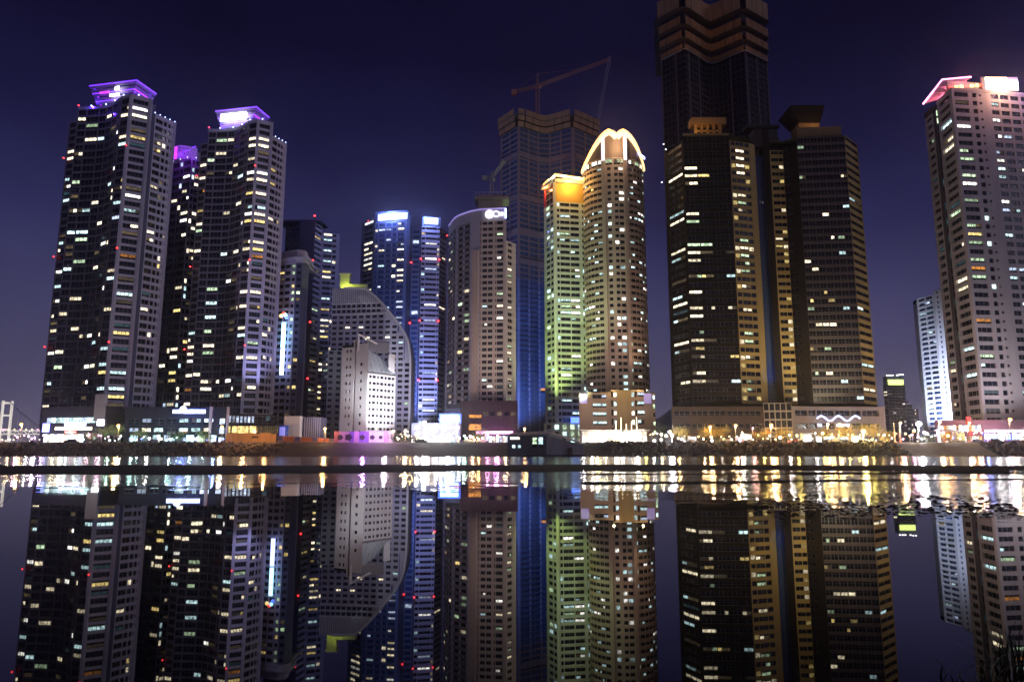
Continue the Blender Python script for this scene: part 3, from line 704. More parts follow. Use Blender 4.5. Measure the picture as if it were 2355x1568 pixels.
b = MB(); k2 = nc+(rt-nc)*.30; b.box((k2.x-1, k2.y+6, zL+.6), (9, 5, 4), .3); b.build('plant_room', M_('grey_plant_room', (.22, .22, .26), .7), B.root)
m = (nc+rt)/2
B.flood((m.x+16, m.y-32, 6), (m.x, m.y, 22), (.9, .94, 1), 125000, 40)
B.flood((lf.x-2, lf.y-40, 6), (lf.x+4, lf.y, 22), (.8, .8, 1), 9000, 50)
B.finish()

# ---------------------------------------------------- blue tower behind, with glowing roof bands
B = Bld('twin_apartment_tower', 'blue-tinted twin apartment tower with glowing white roof bands', 'tower', (*PT(930, 800, 400), GZ))
P = {k: PT(base(x, 600), 1041, d_) for k, (x, d_) in dict(a=(829, 412), b=(860, 402), c=(934, 398), d=(946, 404), e=(964, 404), f=(968, 396), g=(1010, 398), h=(1027, 408)).items()}
z1 = ZY(502, 402); z2 = ZY(490, 398); z3 = ZY(500, 398)
B.face([P['a'], P['b']], 4, z1, 42, [(.25), (1.2, .05, .05, .25, .85, .42, 'wwyW', 2), (.2)], SLATE, rev=.6)
B.face([P['b'], P['c']], 4, z2-5, 42, [(.4, .1, .1, .3, .8, .1, 'w', 1), (1, .1, .1, .3, .85, .40, 'bcwW', 2), (.8, .12, .12, .3, .85, .12, 'bw', 2), (.7, .15, .15, .3, .85, .2, 'w', 1), (1, .08, .08, .3, .85, .48, 'wWbW', 2), (.3)], BLM, SLATE, dark=',')
B.face([P['c'], P['d']], 4, z2, 42, [(1)], SLATE); B.face([P['d'], P['e']], 4, z2-8, 42, [(1, .1, .1, .2, .9, .06, 'b', 1)], BLM, dark=','); B.face([P['e'], P['f']], 4, z3, 42, [(1)], SLATE)
B.face([P['f'], P['g']], 4, z3-6, 42, [(.5, .1, .1, .38, .9, .35, 'wcy', 1), (1.5, .02, .02, .42, .9, .33, 'WwyWb', 3), (.3, .1, .1, .42, .9, .25, 'yw', 1)], LIL, rev=.9)
B.face([P['g'], P['h']], 4, z3-10, 41, [(1, .06, .06, .45, .9, .04, 'wo', 2)], LILD, rev=.8)
B.shell([P['a'], P['b']], [P['b']+Vector((0, 16)), P['a']+Vector((2, 14))], 4, z1, SLATE, ROOF)
B.shell([P['b'], P['c'], P['d']], [P['d']+Vector((0, 18)), P['b']+Vector((2, 18))], 4, z2-5, SLATE, ROOF)
B.shell([P['e'], P['f'], P['g'], P['h']], [P['h']+Vector((0, 14)), P['e']+Vector((2, 16))], 4, z3-6, SLATE, ROOF)
t = P['c']-P['b']; m = (P['b']+P['c'])/2; an = atan2(t.y, t.x)
B.box('roof_wall', (m.x, m.y+2.5, z2-1.5), (t.length, 4, 7), an, BLM); B.box('light_band', (m.x+.8, m.y-.2, z2-1.6), (t.length*.9, .5, 3.6), an, L_BLW); B.box('light_core', (m.x+.8, m.y-.55, z2-1.6), (t.length*.84, .3, 2.2), an, L_WHT)
t = P['g']-P['f']; m = (P['f']+P['g'])/2; an = atan2(t.y, t.x)
B.box('roof_wall', (m.x, m.y+2.5, z3-3), (t.length, 4, 6), an, BLM); B.box('light_band', (m.x+.3, m.y-.2, z3-2.6), (t.length*.72, .5, 3.4), an, L_BLW); B.box('light_core', (m.x+.3, m.y-.55, z3-2.6), (t.length*.6, .3, 2.2), an, L_WHT)
lamp('POINT', 'roof_lamp', (m.x-1, m.y-4, z3-1), (.25, .35, 1), 13000, B.root, size=3)  # point lights without fixtures, added to tint the upper tower blue
lamp('POINT', 'roof_lamp', (P['b'].x+9, P['b'].y-5, z2-1), (.25, .35, 1), 15000, B.root, size=3)
for y in (601, 741, 876):
    for q in ('d', 'f', 'g'): B.lampred((P[q].x, P[q].y-1.3, ZY(y, 400)), .6)
B.lampred((P['a'].x+4, P['a'].y-.5, z1+1.2), .6); B.lampred((P['h'].x, P['h'].y-.5, z3-8), .5)
B.flood((P['d'].x, P['d'].y-40, 8), (P['d'].x, P['d'].y, 60), (.34, .42, 1), 300000, 80)
B.finish()

# ---------------------------------------------------- curved beige apartment block with the round rooftop emblem
B = Bld('curved_apartment_block', 'curved beige apartment block with a white disc emblem at its roofline', 'building', (*PT(1100, 800, 312), GZ))
lim = PT(1029, 720, 331); p1 = PT(1046, 720, 318); p2 = PT(1080, 720, 310); p3 = PT(1105, 720, 307.5); p4 = PT(1161, 720, 306); p5 = PT(1186, 720, 312)
zt = ZY(484, 308); z0 = 22; NF = 30
arc = smooth_path([lim, p1, p2], 6)
B.face(arc, z0, zt-5, NF, [(.8, .12, .12, .28, .8, .12, 'gwy', 1), (.8, .12, .12, .28, .8, .30, 'gwyw', 1), (.8, .12, .12, .28, .8, .10, 'gw', 1), (.3), (.8, .12, .12, .28, .8, .09, 'gyW', 1), (.8, .12, .12, .28, .8, .08, 'gw', 1)], LIL, LILD)
B.face([p2, p3], z0, zt-5, NF, [(.35), (1.2), (.25, .2, .2, .28, .8, 0, 'w', 1)], LIL, PCH)
B.face([p3, p4], z0, zt-5, NF, [(.15), (.9, .1, .1, .26, .80, .05, 'cW', 2), (.9, .1, .1, .26, .80, .06, 'cW', 2), (.3), (.25, .2, .2, .26, .8, 0, 'w', 1), (1.1, .06, .06, .24, .82, .2, 'gWwg', 3), (.28)], PCH, CRM, lit={5: "2g 6W 12g 14w 16W 23W 27t"})
B.face([p4, p5], z0, ZY(557, 309), NF-5, [(.3), (1, .15, .15, .28, .8, .2, 'wg', 2), (.5)], CRM, rev=.4)
front = arc+[p3, p4]
B.shell(front, [p4+Vector((1, 18)), lim+Vector((6, 14))], z0, zt-5, LIL, ROOF)
B.shell([p4, p5], [p5+Vector((0, 12)), p4+Vector((1, 14))], z0, ZY(557, 309), CRM, ROOF)
F = [p for p in arc]+[p3, p4]
w = MB()
for a, c in zip(F, F[1:]): w.quad((a.x, a.y, zt-5), (c.x, c.y, zt-5), (c.x, c.y, zt), (a.x, a.y, zt))
w.build('roof_wall', LIL, B.root)
b = MB(); b.tube([(p.x, p.y-.4, zt+.2) for p in F], .34, 5); b.build('roof_rim', M_('pale_violet_rim', (.55, .5, .75), .5, em=(.45, .35, 1), es=.5), B.root)
b = MB(); b.tube([(p4.x+.2, p4.y-.5, zt), (p4.x+.2, p4.y-.5, zt-4.5)], .35, 5); b.build('roof_rim', L_BLW, B.root)
# emblem disc and the lettering beside it
EMB = lamp_mat('soft_white_sign', (1, .96, 1), 1.3)
tt = (p4-p3).normalized(); an = atan2(tt.y, tt.x)
def on(f, dz): q = p3+(p4-p3)*f; return Vector((q.x, q.y-.5, zt+dz))
c0 = on(.34, -2.3); b = MB()
ring = [(c0.x+cos(k*2*pi/20)*2.0*tt.x, c0.y+cos(k*2*pi/20)*2.0*tt.y-.25, c0.z+sin(k*2*pi/20)*2.0) for k in range(20)]
b.poly(ring); b.poly([(x, y+.4, z) for x, y, z in reversed(ring)])
for k in range(20): b.quad(ring[k], (ring[k][0], ring[k][1]+.4, ring[k][2]), (ring[(k+1) % 20][0], ring[(k+1) % 20][1]+.4, ring[(k+1) % 20][2]), ring[(k+1) % 20])
b.build('emblem_disc', EMB, B.root)
b = MB()
for k in range(4): b.box((c0.x+(-.9+.6*k)*tt.x, c0.y-.42, c0.z+(.25 if k % 2 else -.1)), (.16, .1, 1.5), an)
b.build('emblem_mark', M_('emblem_grey', (.3, .3, .3), .6), B.root)
c1 = on(.62, -2.4); b = MB(); b.tube([(c1.x+1.3*cos(t_)*tt.x, c1.y-.3, c1.z+1.3*sin(t_)) for t_ in [.7+k*(2*pi-1.4)/12 for k in range(13)]], .34, 5); b.build('sign_letter', EMB, B.root)
for k, (f, h) in enumerate(((.74, 2.0), (.80, 1.5), (.86, 1.8), (.91, 1.4))): q = on(f, -2.5); B.box('sign_letter', (q.x, q.y-.25, q.z), (.6, .35, h), an, EMB)
q = p2+(p3-p2)*.5; B.box('pilaster', (q.x, q.y-.5, (z0+ZY(575, 308))/2), ((p3-p2).length*.55, 1.2, ZY(575, 308)-z0), atan2((p3-p2).y, (p3-p2).x), PCH)
q = (p4+p5)/2; B.box('pier', (p4.x, p4.y-.1, (z0+zt-5)/2), (1.0, 1.0, zt-5-z0), 0, CRM)
# podium with purple-lit shop front
PUR = M_('plum_podium_panel', (.07, .04, .06), .7, spec=.2)
pd = [PT(1058, 985, 296), PT(1190, 985, 296), PT(1190, 985, 309), PT(1058, 985, 309)]
B.solid('podium', pd, GZ-.2, 22.2, PUR)
for k in range(3): q = PT(1092, 985, 295.7); B.box('podium_window', (q.x, q.y, 7+k*4.4), (5.0, .3, 2.4 if k < 2 else 1.2), 0, LIT['o'])
q = PT(1137, 985, 294.8); B.box('canopy_light', (q.x, q.y, 9.2), (15, .8, 1.1), 0, L_PNK)
for k in range(7): q = PT(1066+k*20, 985, 295.9); B.box('panel_joint', (q.x, q.y, 13), (.18, .12, 18), 0, M_('dark_joint', (.03, .02, .03), .9))  # thin dark strips mark the panel joints
for k in range(5): q = PT(1116+k*16, 985, 295.8); B.box('podium_window', (q.x, q.y, 16.8), (1.9, .3, 1.5), 0, LIT['.' if k % 2 else 'd'])
for k in range(9): q = PT(1112+k*8, 985, 295.3); B.box('shop_window', (q.x, q.y, 6.4), (1.15, .3, 2.6), 0, LIT['b' if k % 3 else 'w'])
q = PT(1140, 985, 291); lamp('POINT', 'shop_lamp', (q.x, q.y, 8), (.75, .25, 1), 1300, B.root, size=2)
B.flood((p4.x+10, p4.y-34, 8), (p4.x-6, p4.y, 62), (1, .78, .60), 34000, 58)
B.flood((p1.x-6, p1.y-34, 8), (p1.x+4, p1.y, 40), (.7, .6, 1), 12000, 70)
B.finish()

# ---------------------------------------------------- towers still being built
def wave_tower(name, label, D, pts, ytop, glazed_y, nf, crown, base_z=4, top_lit=None, blue=True):
    """three-lobed tower: side face, dished front face, side face"""
    B = Bld(name, label, 'tower', (*PT(*pts[2]), GZ))
    a, c1, dp, c2, e_ = [PT(*p) for p in pts]; zt = ZY(ytop, D)
    fr = smooth_path([c1, c1+(dp-c1)*.5+Vector((0, .8)), dp, dp+(c2-dp)*.5+Vector((0, .8)), c2], 5)
    zg = ZY(glazed_y, D)
    return B, a, c1, dp, c2, e_, fr, zt, zg
B, a, c1, dp, c2, e_, fr, zt, zg = wave_tower('unfinished_tower', 'blue-glazed tower under construction with brown netting and cranes on top', 430, ((1150, 450, 444), (1192, 450, 428), (1252, 450, 440), (1318, 450, 430), (1376, 450, 446)), 262, 640, 40, None)
CON = M_('bare_concrete_mullion', (.20, .15, .165), .8)
def storeys(z0, z1, nf, pm, sm, dark, pr=.004):
    B.face([a, c1], z0, z1, nf, [(.12), (1, .05, .05, .14, .94, pr, 'wo', 2), (.9, .05, .05, .14, .94, pr, 'w', 2), (.12)], pm, sm, dark=dark, rev=.5)
    B.face(fr, z0, z1, nf, [(.10), (1, .06, .06, .14, .94, pr, 'wo', 2), (1, .06, .06, .14, .94, pr, 'w', 2), (1, .06, .06, .14, .94, pr, 'wo', 2), (1, .06, .06, .14, .94, 0, 'w', 2), (1, .06, .06, .14, .94, 0, 'w', 2), (.10)], pm, sm, dark=dark, rev=.5)
    B.face([c2, e_], z0, z1, nf, [(.12), (1, .06, .06, .14, .94, 0, 'w', 2), (1, .06, .06, .14, .94, 0, 'w', 2), (.12)], pm, sm, dark=dark, rev=.5)
storeys(zg, zt-9, 28, CON, CON, ',')
storeys(4, zg-.02, 34, BLM, BLU, ',', .012)
full = [a]+fr+[e_]
B.shell(full, [e_+Vector((0, 24)), a+Vector((0, 24))], 4, zt-9, CON, ROOF)
for y in (452, 530, 600, 355): z = ZY(y, 430); band(B.root, 'belt_panel', full, -.2, .5, z-1.6, z+1.6, 12, CON)
for k, (h0, h1, o_) in enumerate(((-9, -5.6, 1.0), (-5, -1.6, 1.8), (-1.2, 2.4, 2.2))): band(B.root, 'scaffold_net', full, o_, o_+.25, zt+h0, zt+h1, 14, NET, .5)
b = MB(); pl = off(full, 2.4); b.prism(pl+[e_+Vector((0, 20)), a+Vector((0, 20))], zt-1.7, zt-1.3, bottom=True); b.build('scaffold_deck', M_('dark_planks', (.06, .05, .045), .9), B.root)
B.flood((dp.x-26, dp.y-60, 8), (dp.x-20, dp.y, 50), (.36, .47, 1), 340000, 58); B.flood((dp.x-10, dp.y-70, 9), (dp.x-2, dp.y, 165), (.46, .52, 1), 230000, 44)  # second, higher spot added to brighten the upper storeys
q = PT(1235, 500, 400); 
B.finish()

def lattice(b, p, q, w, n, r=.10, tri=True):
    """an open lattice boom from p to q"""
    p, q = Vector(p), Vector(q); t = (q-p).normalized(); s_ = t.cross(Vector((0, 1, 0)) if abs(t.y) < .9 else Vector((1, 0, 0))).normalized(); u = t.cross(s_)
    cs = [(s_*x+u*y)*w/2 for x, y in ((-1, -1), (1, -1), (1, 1), (-1, 1))]
    r *= 1.3
    for c_ in cs: b.tube([p+c_, q+c_], r, 4)
    for i in range(n):
        f0, f1 = i/n, (i+1)/n
        for k in range(4):
            A = p+(q-p)*f0+cs[k]; E = p+(q-p)*f1+cs[(k+1) % 4]; b.tube([A, E], r*.6, 3)
def crane(name, label, base, mast_h, tip, tail, w, m, top_h=7):
    base = Vector(base); r = thing(name, label, 'crane', base)
    head = base+Vector((0, 0, mast_h)); b = MB(); lattice(b, base, head, w, int(mast_h/w/1.2), w*.07); b.build('mast', m, r)
    tp, tl = Vector(tip), Vector(tail); b = MB(); lattice(b, head+Vector((0, 0, .5)), tp, w*.7, int((tp-head).length/w/1.2), w*.06); b.build('jib', m, r)
    b = MB(); lattice(b, head+Vector((0, 0, .5)), tl, w*.7, max(3, int((tl-head).length/w/1.2)), w*.06); b.build('counter_jib', m, r)
    b = MB(); b.box(tl+Vector((0, 0, -.6)), (w*1.5, w*1.2, w*1.6)); b.build('counterweight', m, r)
    b = MB(); lattice(b, head, head+Vector((0, 0, top_h)), w*.5, 4, w*.05); b.build('tower_head', m, r)
    tt_ = head+Vector((0, 0, top_h)); b = MB(); b.tube([tt_, head+(tp-head)*.62+Vector((0, 0, .6))], w*.035, 4); b.tube([tt_, tl], w*.035, 4); b.build('tie_cable', m, r)
    b = MB(); b.box(head+Vector((w*.8, -w*.6, -.8)), (w*.8, w*.8, 1.6)); b.build('cab', m, r)
    return r
q = P3(1236, 262, 436); hd = P3(1233, 200, 436)
crane('tower_crane', 'rust-red hammerhead crane standing on the netted blue tower', (q.x, q.y, zt-2), hd.z-zt+2, P3(1402, 137, 432), P3(1182, 212, 440), 2.2, RUST, 9)
# the luffing jib of the second crane behind
q0 = P3(1374, 262, 445); q1_ = P3(1402, 131, 445)
r = thing('luffing_crane', 'thin grey luffing jib rising behind the domed tower', 'crane', (q0.x, q0.y, q0.z-6))
b = MB(); lattice(b, (q0.x, q0.y, q0.z-6), q1_, 1.5, 26, .09); b.build('jib', STEEL, r)
b = MB(); b.box((q0.x-2, q0.y, q0.z-7.5), (5, 4, 3)); b.build('machine_deck', STEEL, r)
b = MB(); b.tube([(q1_.x, q1_.y, q1_.z), (q1_.x+.4, q1_.y, q1_.z-16)], .05, 3); b.build('hoist_cable', STEEL, r)
# small crane and its concrete platform behind the curved block
r = thing('lift_core', 'bare concrete lift core with a platform behind the curved beige block', 'building', (*PT(1128, 600, 345), GZ))
p = PT(1128, 480, 345); zc = ZY(455, 345)
b = MB(); b.box((p.x, p.y, zc/2), (12, 8, zc)); b.build('core', M_('bare_concrete', (.24, .24, .24), .85), r)
b = MB(); b.box((p.x+.5, p.y, zc-2), (17, 11, 1.2)); b.build('platform', M_('bare_concrete', (.3, .3, .3)), r)
b = MB()
for k in range(8): b.box((p.x-7.5+k*2.2, p.y-5, zc-.2), (.14, .14, 2.6))
b.box((p.x+.3, p.y-5, zc+1.1), (16, .1, .14)); b.build('railing', STEEL, r)
q = P3(1130, 455, 343); hd = P3(1130, 412, 343)
crane('small_crane', 'small grey-green crane perched behind the round rooftop emblem', (q.x, q.y, zc-1.4), hd.z-zc+1.4, P3(1160, 370, 340), P3(1114, 408, 344), 1.5, M_('grey_green_steel', (.26, .33, .30), .6), 4)

# ---------------------------------------------------- floodlit green tower
GRN = M_('pale_green_white_render', (.52, .56, .50), .75, .14, .12)
B = Bld('green_lit_tower', 'slim tower floodlit yellow-green with an orange glowing crown', 'tower', (*PT(1300, 800, 330), GZ))
a = PT(1252, 720, 338); c = PT(1277, 720, 328); d = PT(1352, 720, 331)
zt = ZY(467, 330); zC = ZY(424, 330)
B.face([a, c], 14, zt, 36, [(.22), (.7, .12, .08, .26, .84, .2, 'cgc', 1), (.5, .1, .1, .26, .84, .25, 'cg', 1), (.18)], GRN)
B.face([c, d], 14, zt, 36, [(.24), (.35, .1, .1, .3, .86, .2, 'c', 1), (1.2, .04, .04, .3, .86, .28, 'ccWg', 2), (1.1, .04, .04, .3, .86, .24, 'cWc', 2), (.25), (.5, .1, .1, .3, .86, .18, 'c', 1), (.1)], GRN)
B.face([a, c], zt, zC, 3, [(.2), (.9, .02, .02, .0, .98, 0, 'w', 2), (.2)], M_('wine_red_panel', (.32, .03, .025), .5), GRN)
B.face([c, d], zt, zC, 1, [(1)], M_('ochre_crown_wall', (.50, .32, .08), .7), name='crown_wall')
B.shell([a, c, d], [d+Vector((0, 16)), a+Vector((2, 14))], 4, zC, GRN, ROOF)
for s_, t_, n_ in ((a, c, 2), (c, d, 5)):
    band(B.root, 'crown_canopy', [s_, t_], .6, 1.6, zC, zC+1.6, n_, GRN); 
    for i in range(n_):
        u, v = s_+(t_-s_)*(i/n_), s_+(t_-s_)*((i+1)/n_); b = MB(); rise = 2.8-1.2*i/n_ if s_ is c else 1.5
        b.tube([(u.x, u.y-1.9, zC+rise+.4), (v.x, v.y-1.9, zC+(2.8-1.2*(i+1)/n_ if s_ is c else 2.2)+.4)], .62, 6); b.build('crown_light', L_ORA if i % 2 == 0 else L_WARM, B.root)
m = (c+d)/2; lamp('POINT', 'crown_lamp', (m.x, m.y-5, zC-1), (1, .5, .1), 9000, B.root, size=1.5); lamp('POINT', 'crown_lamp', (a.x, a.y-4, zC-1), (1, .25, .06), 3500, B.root, size=1)
B.box('pier', (c.x, c.y-.2, (14+zC)/2), (1.2, 1.2, zC-14), 0, GRN)
B.solid('podium', [PT(1250, 980, 322), PT(1352, 980, 322), PT(1352, 980, 334), PT(1250, 980, 334)], GZ-.2, 14.1, GRN)
for k in range(5):
    for j in range(3): q = PT(1262+k*18, 980, 321.8); B.box('podium_window', (q.x, q.y, 6.4+j*3), (1.6, .3, 1.8), 0, LIT['gc.cg'[(k+j) % 5]])
B.flood((a.x-8, a.y-34, 9), (c.x, c.y, 60), (.72, 1, .34), 130000, 64)
B.flood((c.x-1, c.y-12, 15), (c.x+2, c.y, 52), (.8, 1, .15), 17000, 58)
B.flood((d.x-3, d.y-16, 14), (d.x-6, d.y, 60), (.4, .95, 1), 50000, 66)
B.flood((m.x, m.y-40, 9), (m.x+2, m.y, 88), (.72, 1, .55), 120000, 40)
q = PT(1330, 945, 321.6); B.box('blue_sign', (q.x, q.y, 15.4), (7, .4, 2.4), 0, L_BLU)
B.finish()

# ---------------------------------------------------- round tower with the glowing arched crown
B = Bld('domed_round_tower', 'round brown tower with white columns and a glowing arched crown', 'tower', (*PT(1420, 800, 325), GZ))
ctr = Vector((XP(1419, 700, 327), 333)); R_ = (XP(1493, 700, 327)-XP(1345, 700, 327))/2
def rp(t_, r=R_): return Vector((ctr.x+r*sin(t_), ctr.y-r*cos(t_)))
n = 24; th = [-1.75+3.5*i/n for i in range(n+1)]
zb = ZY(905, 318); zt = ZY(385, 320); zR_ = zt
left = [rp(-1.75+1.35*i/12) for i in range(13)]; mid_ = [rp(-.40+.68*i/6) for i in range(7)]; right = [rp(.28+1.47*i/12) for i in range(13)]
BRN = M_('brown_ribbed_stone', (.38, .30, .27), .75, .14)
wl = (1, .05, .05, .34, .86, .16, 'ccWc', 2)
B.face(left, zb, zt, 36, [wl]*8+[(.6, .12, .12, .3, .84, .1, 'cg', 1)], BRN, rev=.45)
B.face(mid_, zb, zt, 36, [(.25), (.5, .12, .12, .3, .84, .22, 'cW', 1), (.25), (.5, .12, .12, .3, .84, .12, 'cW', 1), (.6, .1, .1, .3, .84, .2, 'cW', 1), (.25)], BRN, rev=.45)
B.face(right, zb, zt, 36, [(.6, .12, .12, .3, .84, .16, 'cg', 1)]+[wl]*8, BRN, rev=.45)
allr = left+mid_[1:]+right[1:]
B.shell(allr, [Vector((ctr.x+R_*.6, ctr.y+R_*.7)), Vector((ctr.x-R_*.6, ctr.y+R_*.7))], zb, zt, BRN, ROOF)
# lit storey under the crown, columns, arched crown
B.face(allr, zt, zt+4.2, 1, [(.25)]+[(.6, .08, .08, .15, .85, 1, 'Wgw', 2) for i in range(13)]+[(.25)], BRN)
def arch_z(x):   # crown outline over picture column
    f = (x-1343)/(1487-1343); g = abs(f-.5)*2
    y = 300+72*max(0, (g-.18)/.82)**1.7 if g > .18 else 300+13*(1-g/.18)
    return ZY(y, 318)
L_ARC = lamp_mat('arch_glow', (1, .62, .28), 1.7); cw = MB(); rim = []; nn = 26
for i in range(nn):
    t0, t1 = -1.5+3.0*i/nn, -1.5+3.0*(i+1)/nn; p, q = rp(t0), rp(t1)
    xp = 1415+72*sin(t0); xq = 1415+72*sin(t1); zp, zq = arch_z(xp), arch_z(xq)
    cw.quad((p.x, p.y, zt+4.2), (q.x, q.y, zt+4.2), (q.x, q.y, zq), (p.x, p.y, zp)); cw.quad((q.x, q.y+.6, zt+4.2), (p.x, p.y+.6, zt+4.2), (p.x, p.y+.6, zp), (q.x, q.y+.6, zq)); rim.append((p.x, p.y-.7, zp))
cw.build('crown_wall', M_('dark_crown_wall', (.16, .12, .11), .7), B.root)
for k in range(0, len(rim)-1):
    th_ = .6+1.0*max(0, 1-abs(k-12.5)/9); b = MB(); b.tube([(rim[k][0], rim[k][1], rim[k][2]-th_*.6), (rim[k+1][0], rim[k+1][1], rim[k+1][2]-th_*.6)], th_, 8); b.build('crown_light', L_ARC, B.root)
    b = MB(); b.tube([(rim[k][0], rim[k][1]+1.2, rim[k][2]+.9), (rim[k+1][0], rim[k+1][1]+1.2, rim[k+1][2]+.9)], .45, 5); b.build('crown_light', L_ORA, B.root)
for t_ in (-.42, .25):
    p = rp(t_, R_+.35); z_ = arch_z(1415+72*sin(t_))
    B.box('column', (p.x, p.y, (zb+z_)/2), (1.7, 1.4, z_-zb-.5), t_, WHT if False else BRN); p = rp(t_, R_+.7); B.box('column_light', (p.x, p.y-.45, zt+8.5), (1.5, .3, 12), t_, lamp_mat('column_glow', (.82, .78, 1), 1.3))
q = rp(.98, R_+.5); B.box('roof_sign', (q.x, q.y, zt+7.5), (7.0, .4, 1.2), .98, L_BLW)
q = rp(0, R_+6); lamp('POINT', 'crown_lamp', (q.x, q.y, zt+9), (1, .62, .3), 7000, B.root, size=2)
# stone podium
PDM = M_('tan_podium_stone', (.42, .29, .20), .75, .16)
zp = ZY(902, 303); A = PT(1331, 950, 303); E = PT(1507, 950, 303); t = E-A
seg = [A+t*f for f in (0, .1, .42, .56, .86, 1)]
B.face([seg[0], seg[2]], GZ-.2, zp, 6, [(.45), (.22), (.75, .04, .04, .3, .74, 1, 'cbc', 3), (.2)], PDM)
B.face([seg[2], seg[4]], GZ-.2, zp+1.0, 6, [(.14, .1, .1, .2, .9, 0, 'w', 1), (.22, .15, .15, .25, .75, 1, 'cW', 1), (.8), (.22, .15, .15, .25, .75, 1, 'cW', 1), (.14, .1, .1, .2, .9, 0, 'w', 1), (.42, .04, .04, .28, .76, 1, 'Wbc', 2)], M_('ochre_podium_stone', (.46, .31, .13), .75), PDM)
B.face([seg[4], seg[5]], GZ-.2, zp-.3, 6, [(.8), (.25, .1, .1, .25, .75, .8, 'cg', 1)], PDM)
B.shell([A, E], [E+Vector((0, 16)), A+Vector((0, 16))], GZ-.2, zp, PDM, ROOF)
for f in (.42, .79): q = A+t*f; lamp('POINT', 'podium_lamp', (q.x, q.y-1.6, zp+2.2), (1, .75, .3), 700, B.root, size=.4)
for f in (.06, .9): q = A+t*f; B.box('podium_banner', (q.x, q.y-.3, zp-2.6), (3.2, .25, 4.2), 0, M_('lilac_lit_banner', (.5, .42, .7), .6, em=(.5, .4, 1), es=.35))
B.flood((ctr.x+9, 305.5, zp+1.2), (ctr.x+5, 321, 72), (1, .64, .38), 17000, 66); B.flood((ctr.x+2, 289, 9), (ctr.x+4, 320, 100), (1, .72, .52), 40000, 40)
B.flood((ctr.x-7, 305.5, zp+1.2), (ctr.x-6, 322, 70), (1, .66, .5), 7000, 60)
B.finish()
SHOP = win_mat('lit_shop_white', (1, .95, .86), 4.5); SHOPW = win_mat('lit_shop_warm', (1, .82, .5), 5); SHOPB = win_mat('lit_shop_blue', (.7, .8, 1), 6)
# blazing entrance pavilion at the tower's foot
r = thing('entrance_pavilion', 'blazing white-lit glass pavilion at the foot of the round tower', 'building', (*PT(1420, 1000, 285), GZ))
A = PT(1338, 1000, 282); E = PT(1488, 1000, 282); n = 12
for i in range(n):
    p, q = A+(E-A)*(i/n), A+(E-A)*((i+1)/n); m = (p+q)/2; hh = (2.2, 3.4, 4.6, 2.8, 4.9, 3.6, 5.0, 3.0, 4.4, 2.4, 3.8, 2.6)[i]
    b = MB(); b.box((m.x, m.y, GZ+hh/2+.3), ((q-p).length-.35, .25, hh)); b.build('shop_window', (SHOP, SHOPW, L_WARM, SHOP)[i % 4], r)
    b = MB(); b.box((p.x, p.y, GZ+2.6), (.3, .5, 5.4)); b.build('post', STEEL, r)
    b = MB(); b.prism([Vector((p.x+.2, p.y-1.6)), Vector((q.x-.2, q.y-1.6)), Vector((q.x-.2, q.y-.2)), Vector((p.x+.2, p.y-.2))], GZ+1.7+.25*(i % 3), GZ+1.85+.25*(i % 3), bottom=True); b.build('awning', M_(('awning_red', 'awning_ochre', 'awning_white')[i % 3], ((.3, .05, .04), (.4, .26, .08), (.6, .58, .55))[i % 3], .8), r)
b = MB(); m = (A+E)/2; b.box((m.x, m.y+1.4, GZ+5.5), ((E-A).length+2, 4.6, .4)); b.build('roof', STEEL, r)
b = MB(); b.box((m.x, m.y+2.6, GZ+2.6), ((E-A).length, 3.0, 5.2)); b.build('rear_wall', WHT, r)
for f in (.2, .5, .8): q = A+(E-A)*f; lamp('POINT', 'pavilion_lamp', (q.x, q.y-5, GZ+4.5), (1, .88, .66), 2200, r, size=1)
b = MB(); q = PT(1440, 990, 280)
for k in range(5): b.tube([(q.x-4+k*2, q.y, GZ), (q.x-4+k*2, q.y, GZ+9+1.5*sin(k*2))], .12, 5)
b.build('light_mast', L_WARM, r)

# ---------------------------------------------------- tallest tower, netting at the very top
B, a, c1, dp, c2, e_, fr, zt, zg = wave_tower('tall_unfinished_tower', 'tallest dark tower running out of the picture, amber netting round its head', 440, ((1524, 240, 452), (1578, 240, 438), (1638, 240, 456), (1717, 240, 440), (1768, 240, 454)), -6, 300, 40, None)
DKP = M_('dark_plum_cladding', (.04, .03, .042), .7, .25, spec=.2)
full = [a]+fr+[e_]; zc = ZY(118, 440)
for pth, bays in (([a, c1], 3), (fr, 8), ([c2, e_], 3)):
    B.face(pth, 4, zc, 62, [(1, .05, .05, .2, .9, .006, 'w', 2) for _ in range(bays)], DKP, dark='k', rev=.3)
B.shell(full, [e_+Vector((0, 26)), a+Vector((0, 26))], 4, zc, DKP, ROOF)
fs = (0, .12, .24, .36, .5, .64, .76, .88, 1)
B.piers(full, fs, 4, zc+1, .7, .9, M_('plum_rib', (.16, .11, .12), .6), 'rib')
AMN = M_('amber_scaffold_net', (.28, .15, .06), .85, .4, .4)
zs = [ZY(y, 440) for y in (116, 106, 92, 76, 62, 44, 24, -14)]
for k, (o_, m_) in enumerate(((.9, AMN), (1.7, AMN), (2.3, AMN), (2.9, M_('pale_amber_net', (.34, .21, .11), .85, .3, .4)))):
    band(B.root, 'scaffold_net', full, o_, o_+.3, zs[2*k], zs[2*k+1], 16, m_, .35)
    b = MB(); b.prism(off(full, o_+.8)+[e_+Vector((0, 20)), a+Vector((0, 20))], zs[2*k]-1.0, zs[2*k]-.5, bottom=True); b.build('scaffold_deck', MATS['dark_planks'], B.root)
b = MB(); b.prism(off(full, -.6)+[e_+Vector((0, 20)), a+Vector((0, 20))], zc, ZY(-10, 440)); b.build('core', DKP, B.root)
b = MB(); b.tube([(p.x, p.y-1.2, zc-.4) for p in off(full, .6)], .3, 5); b.build('edge_rail', M_('pale_rail', (.5, .45, .42), .6), B.root)
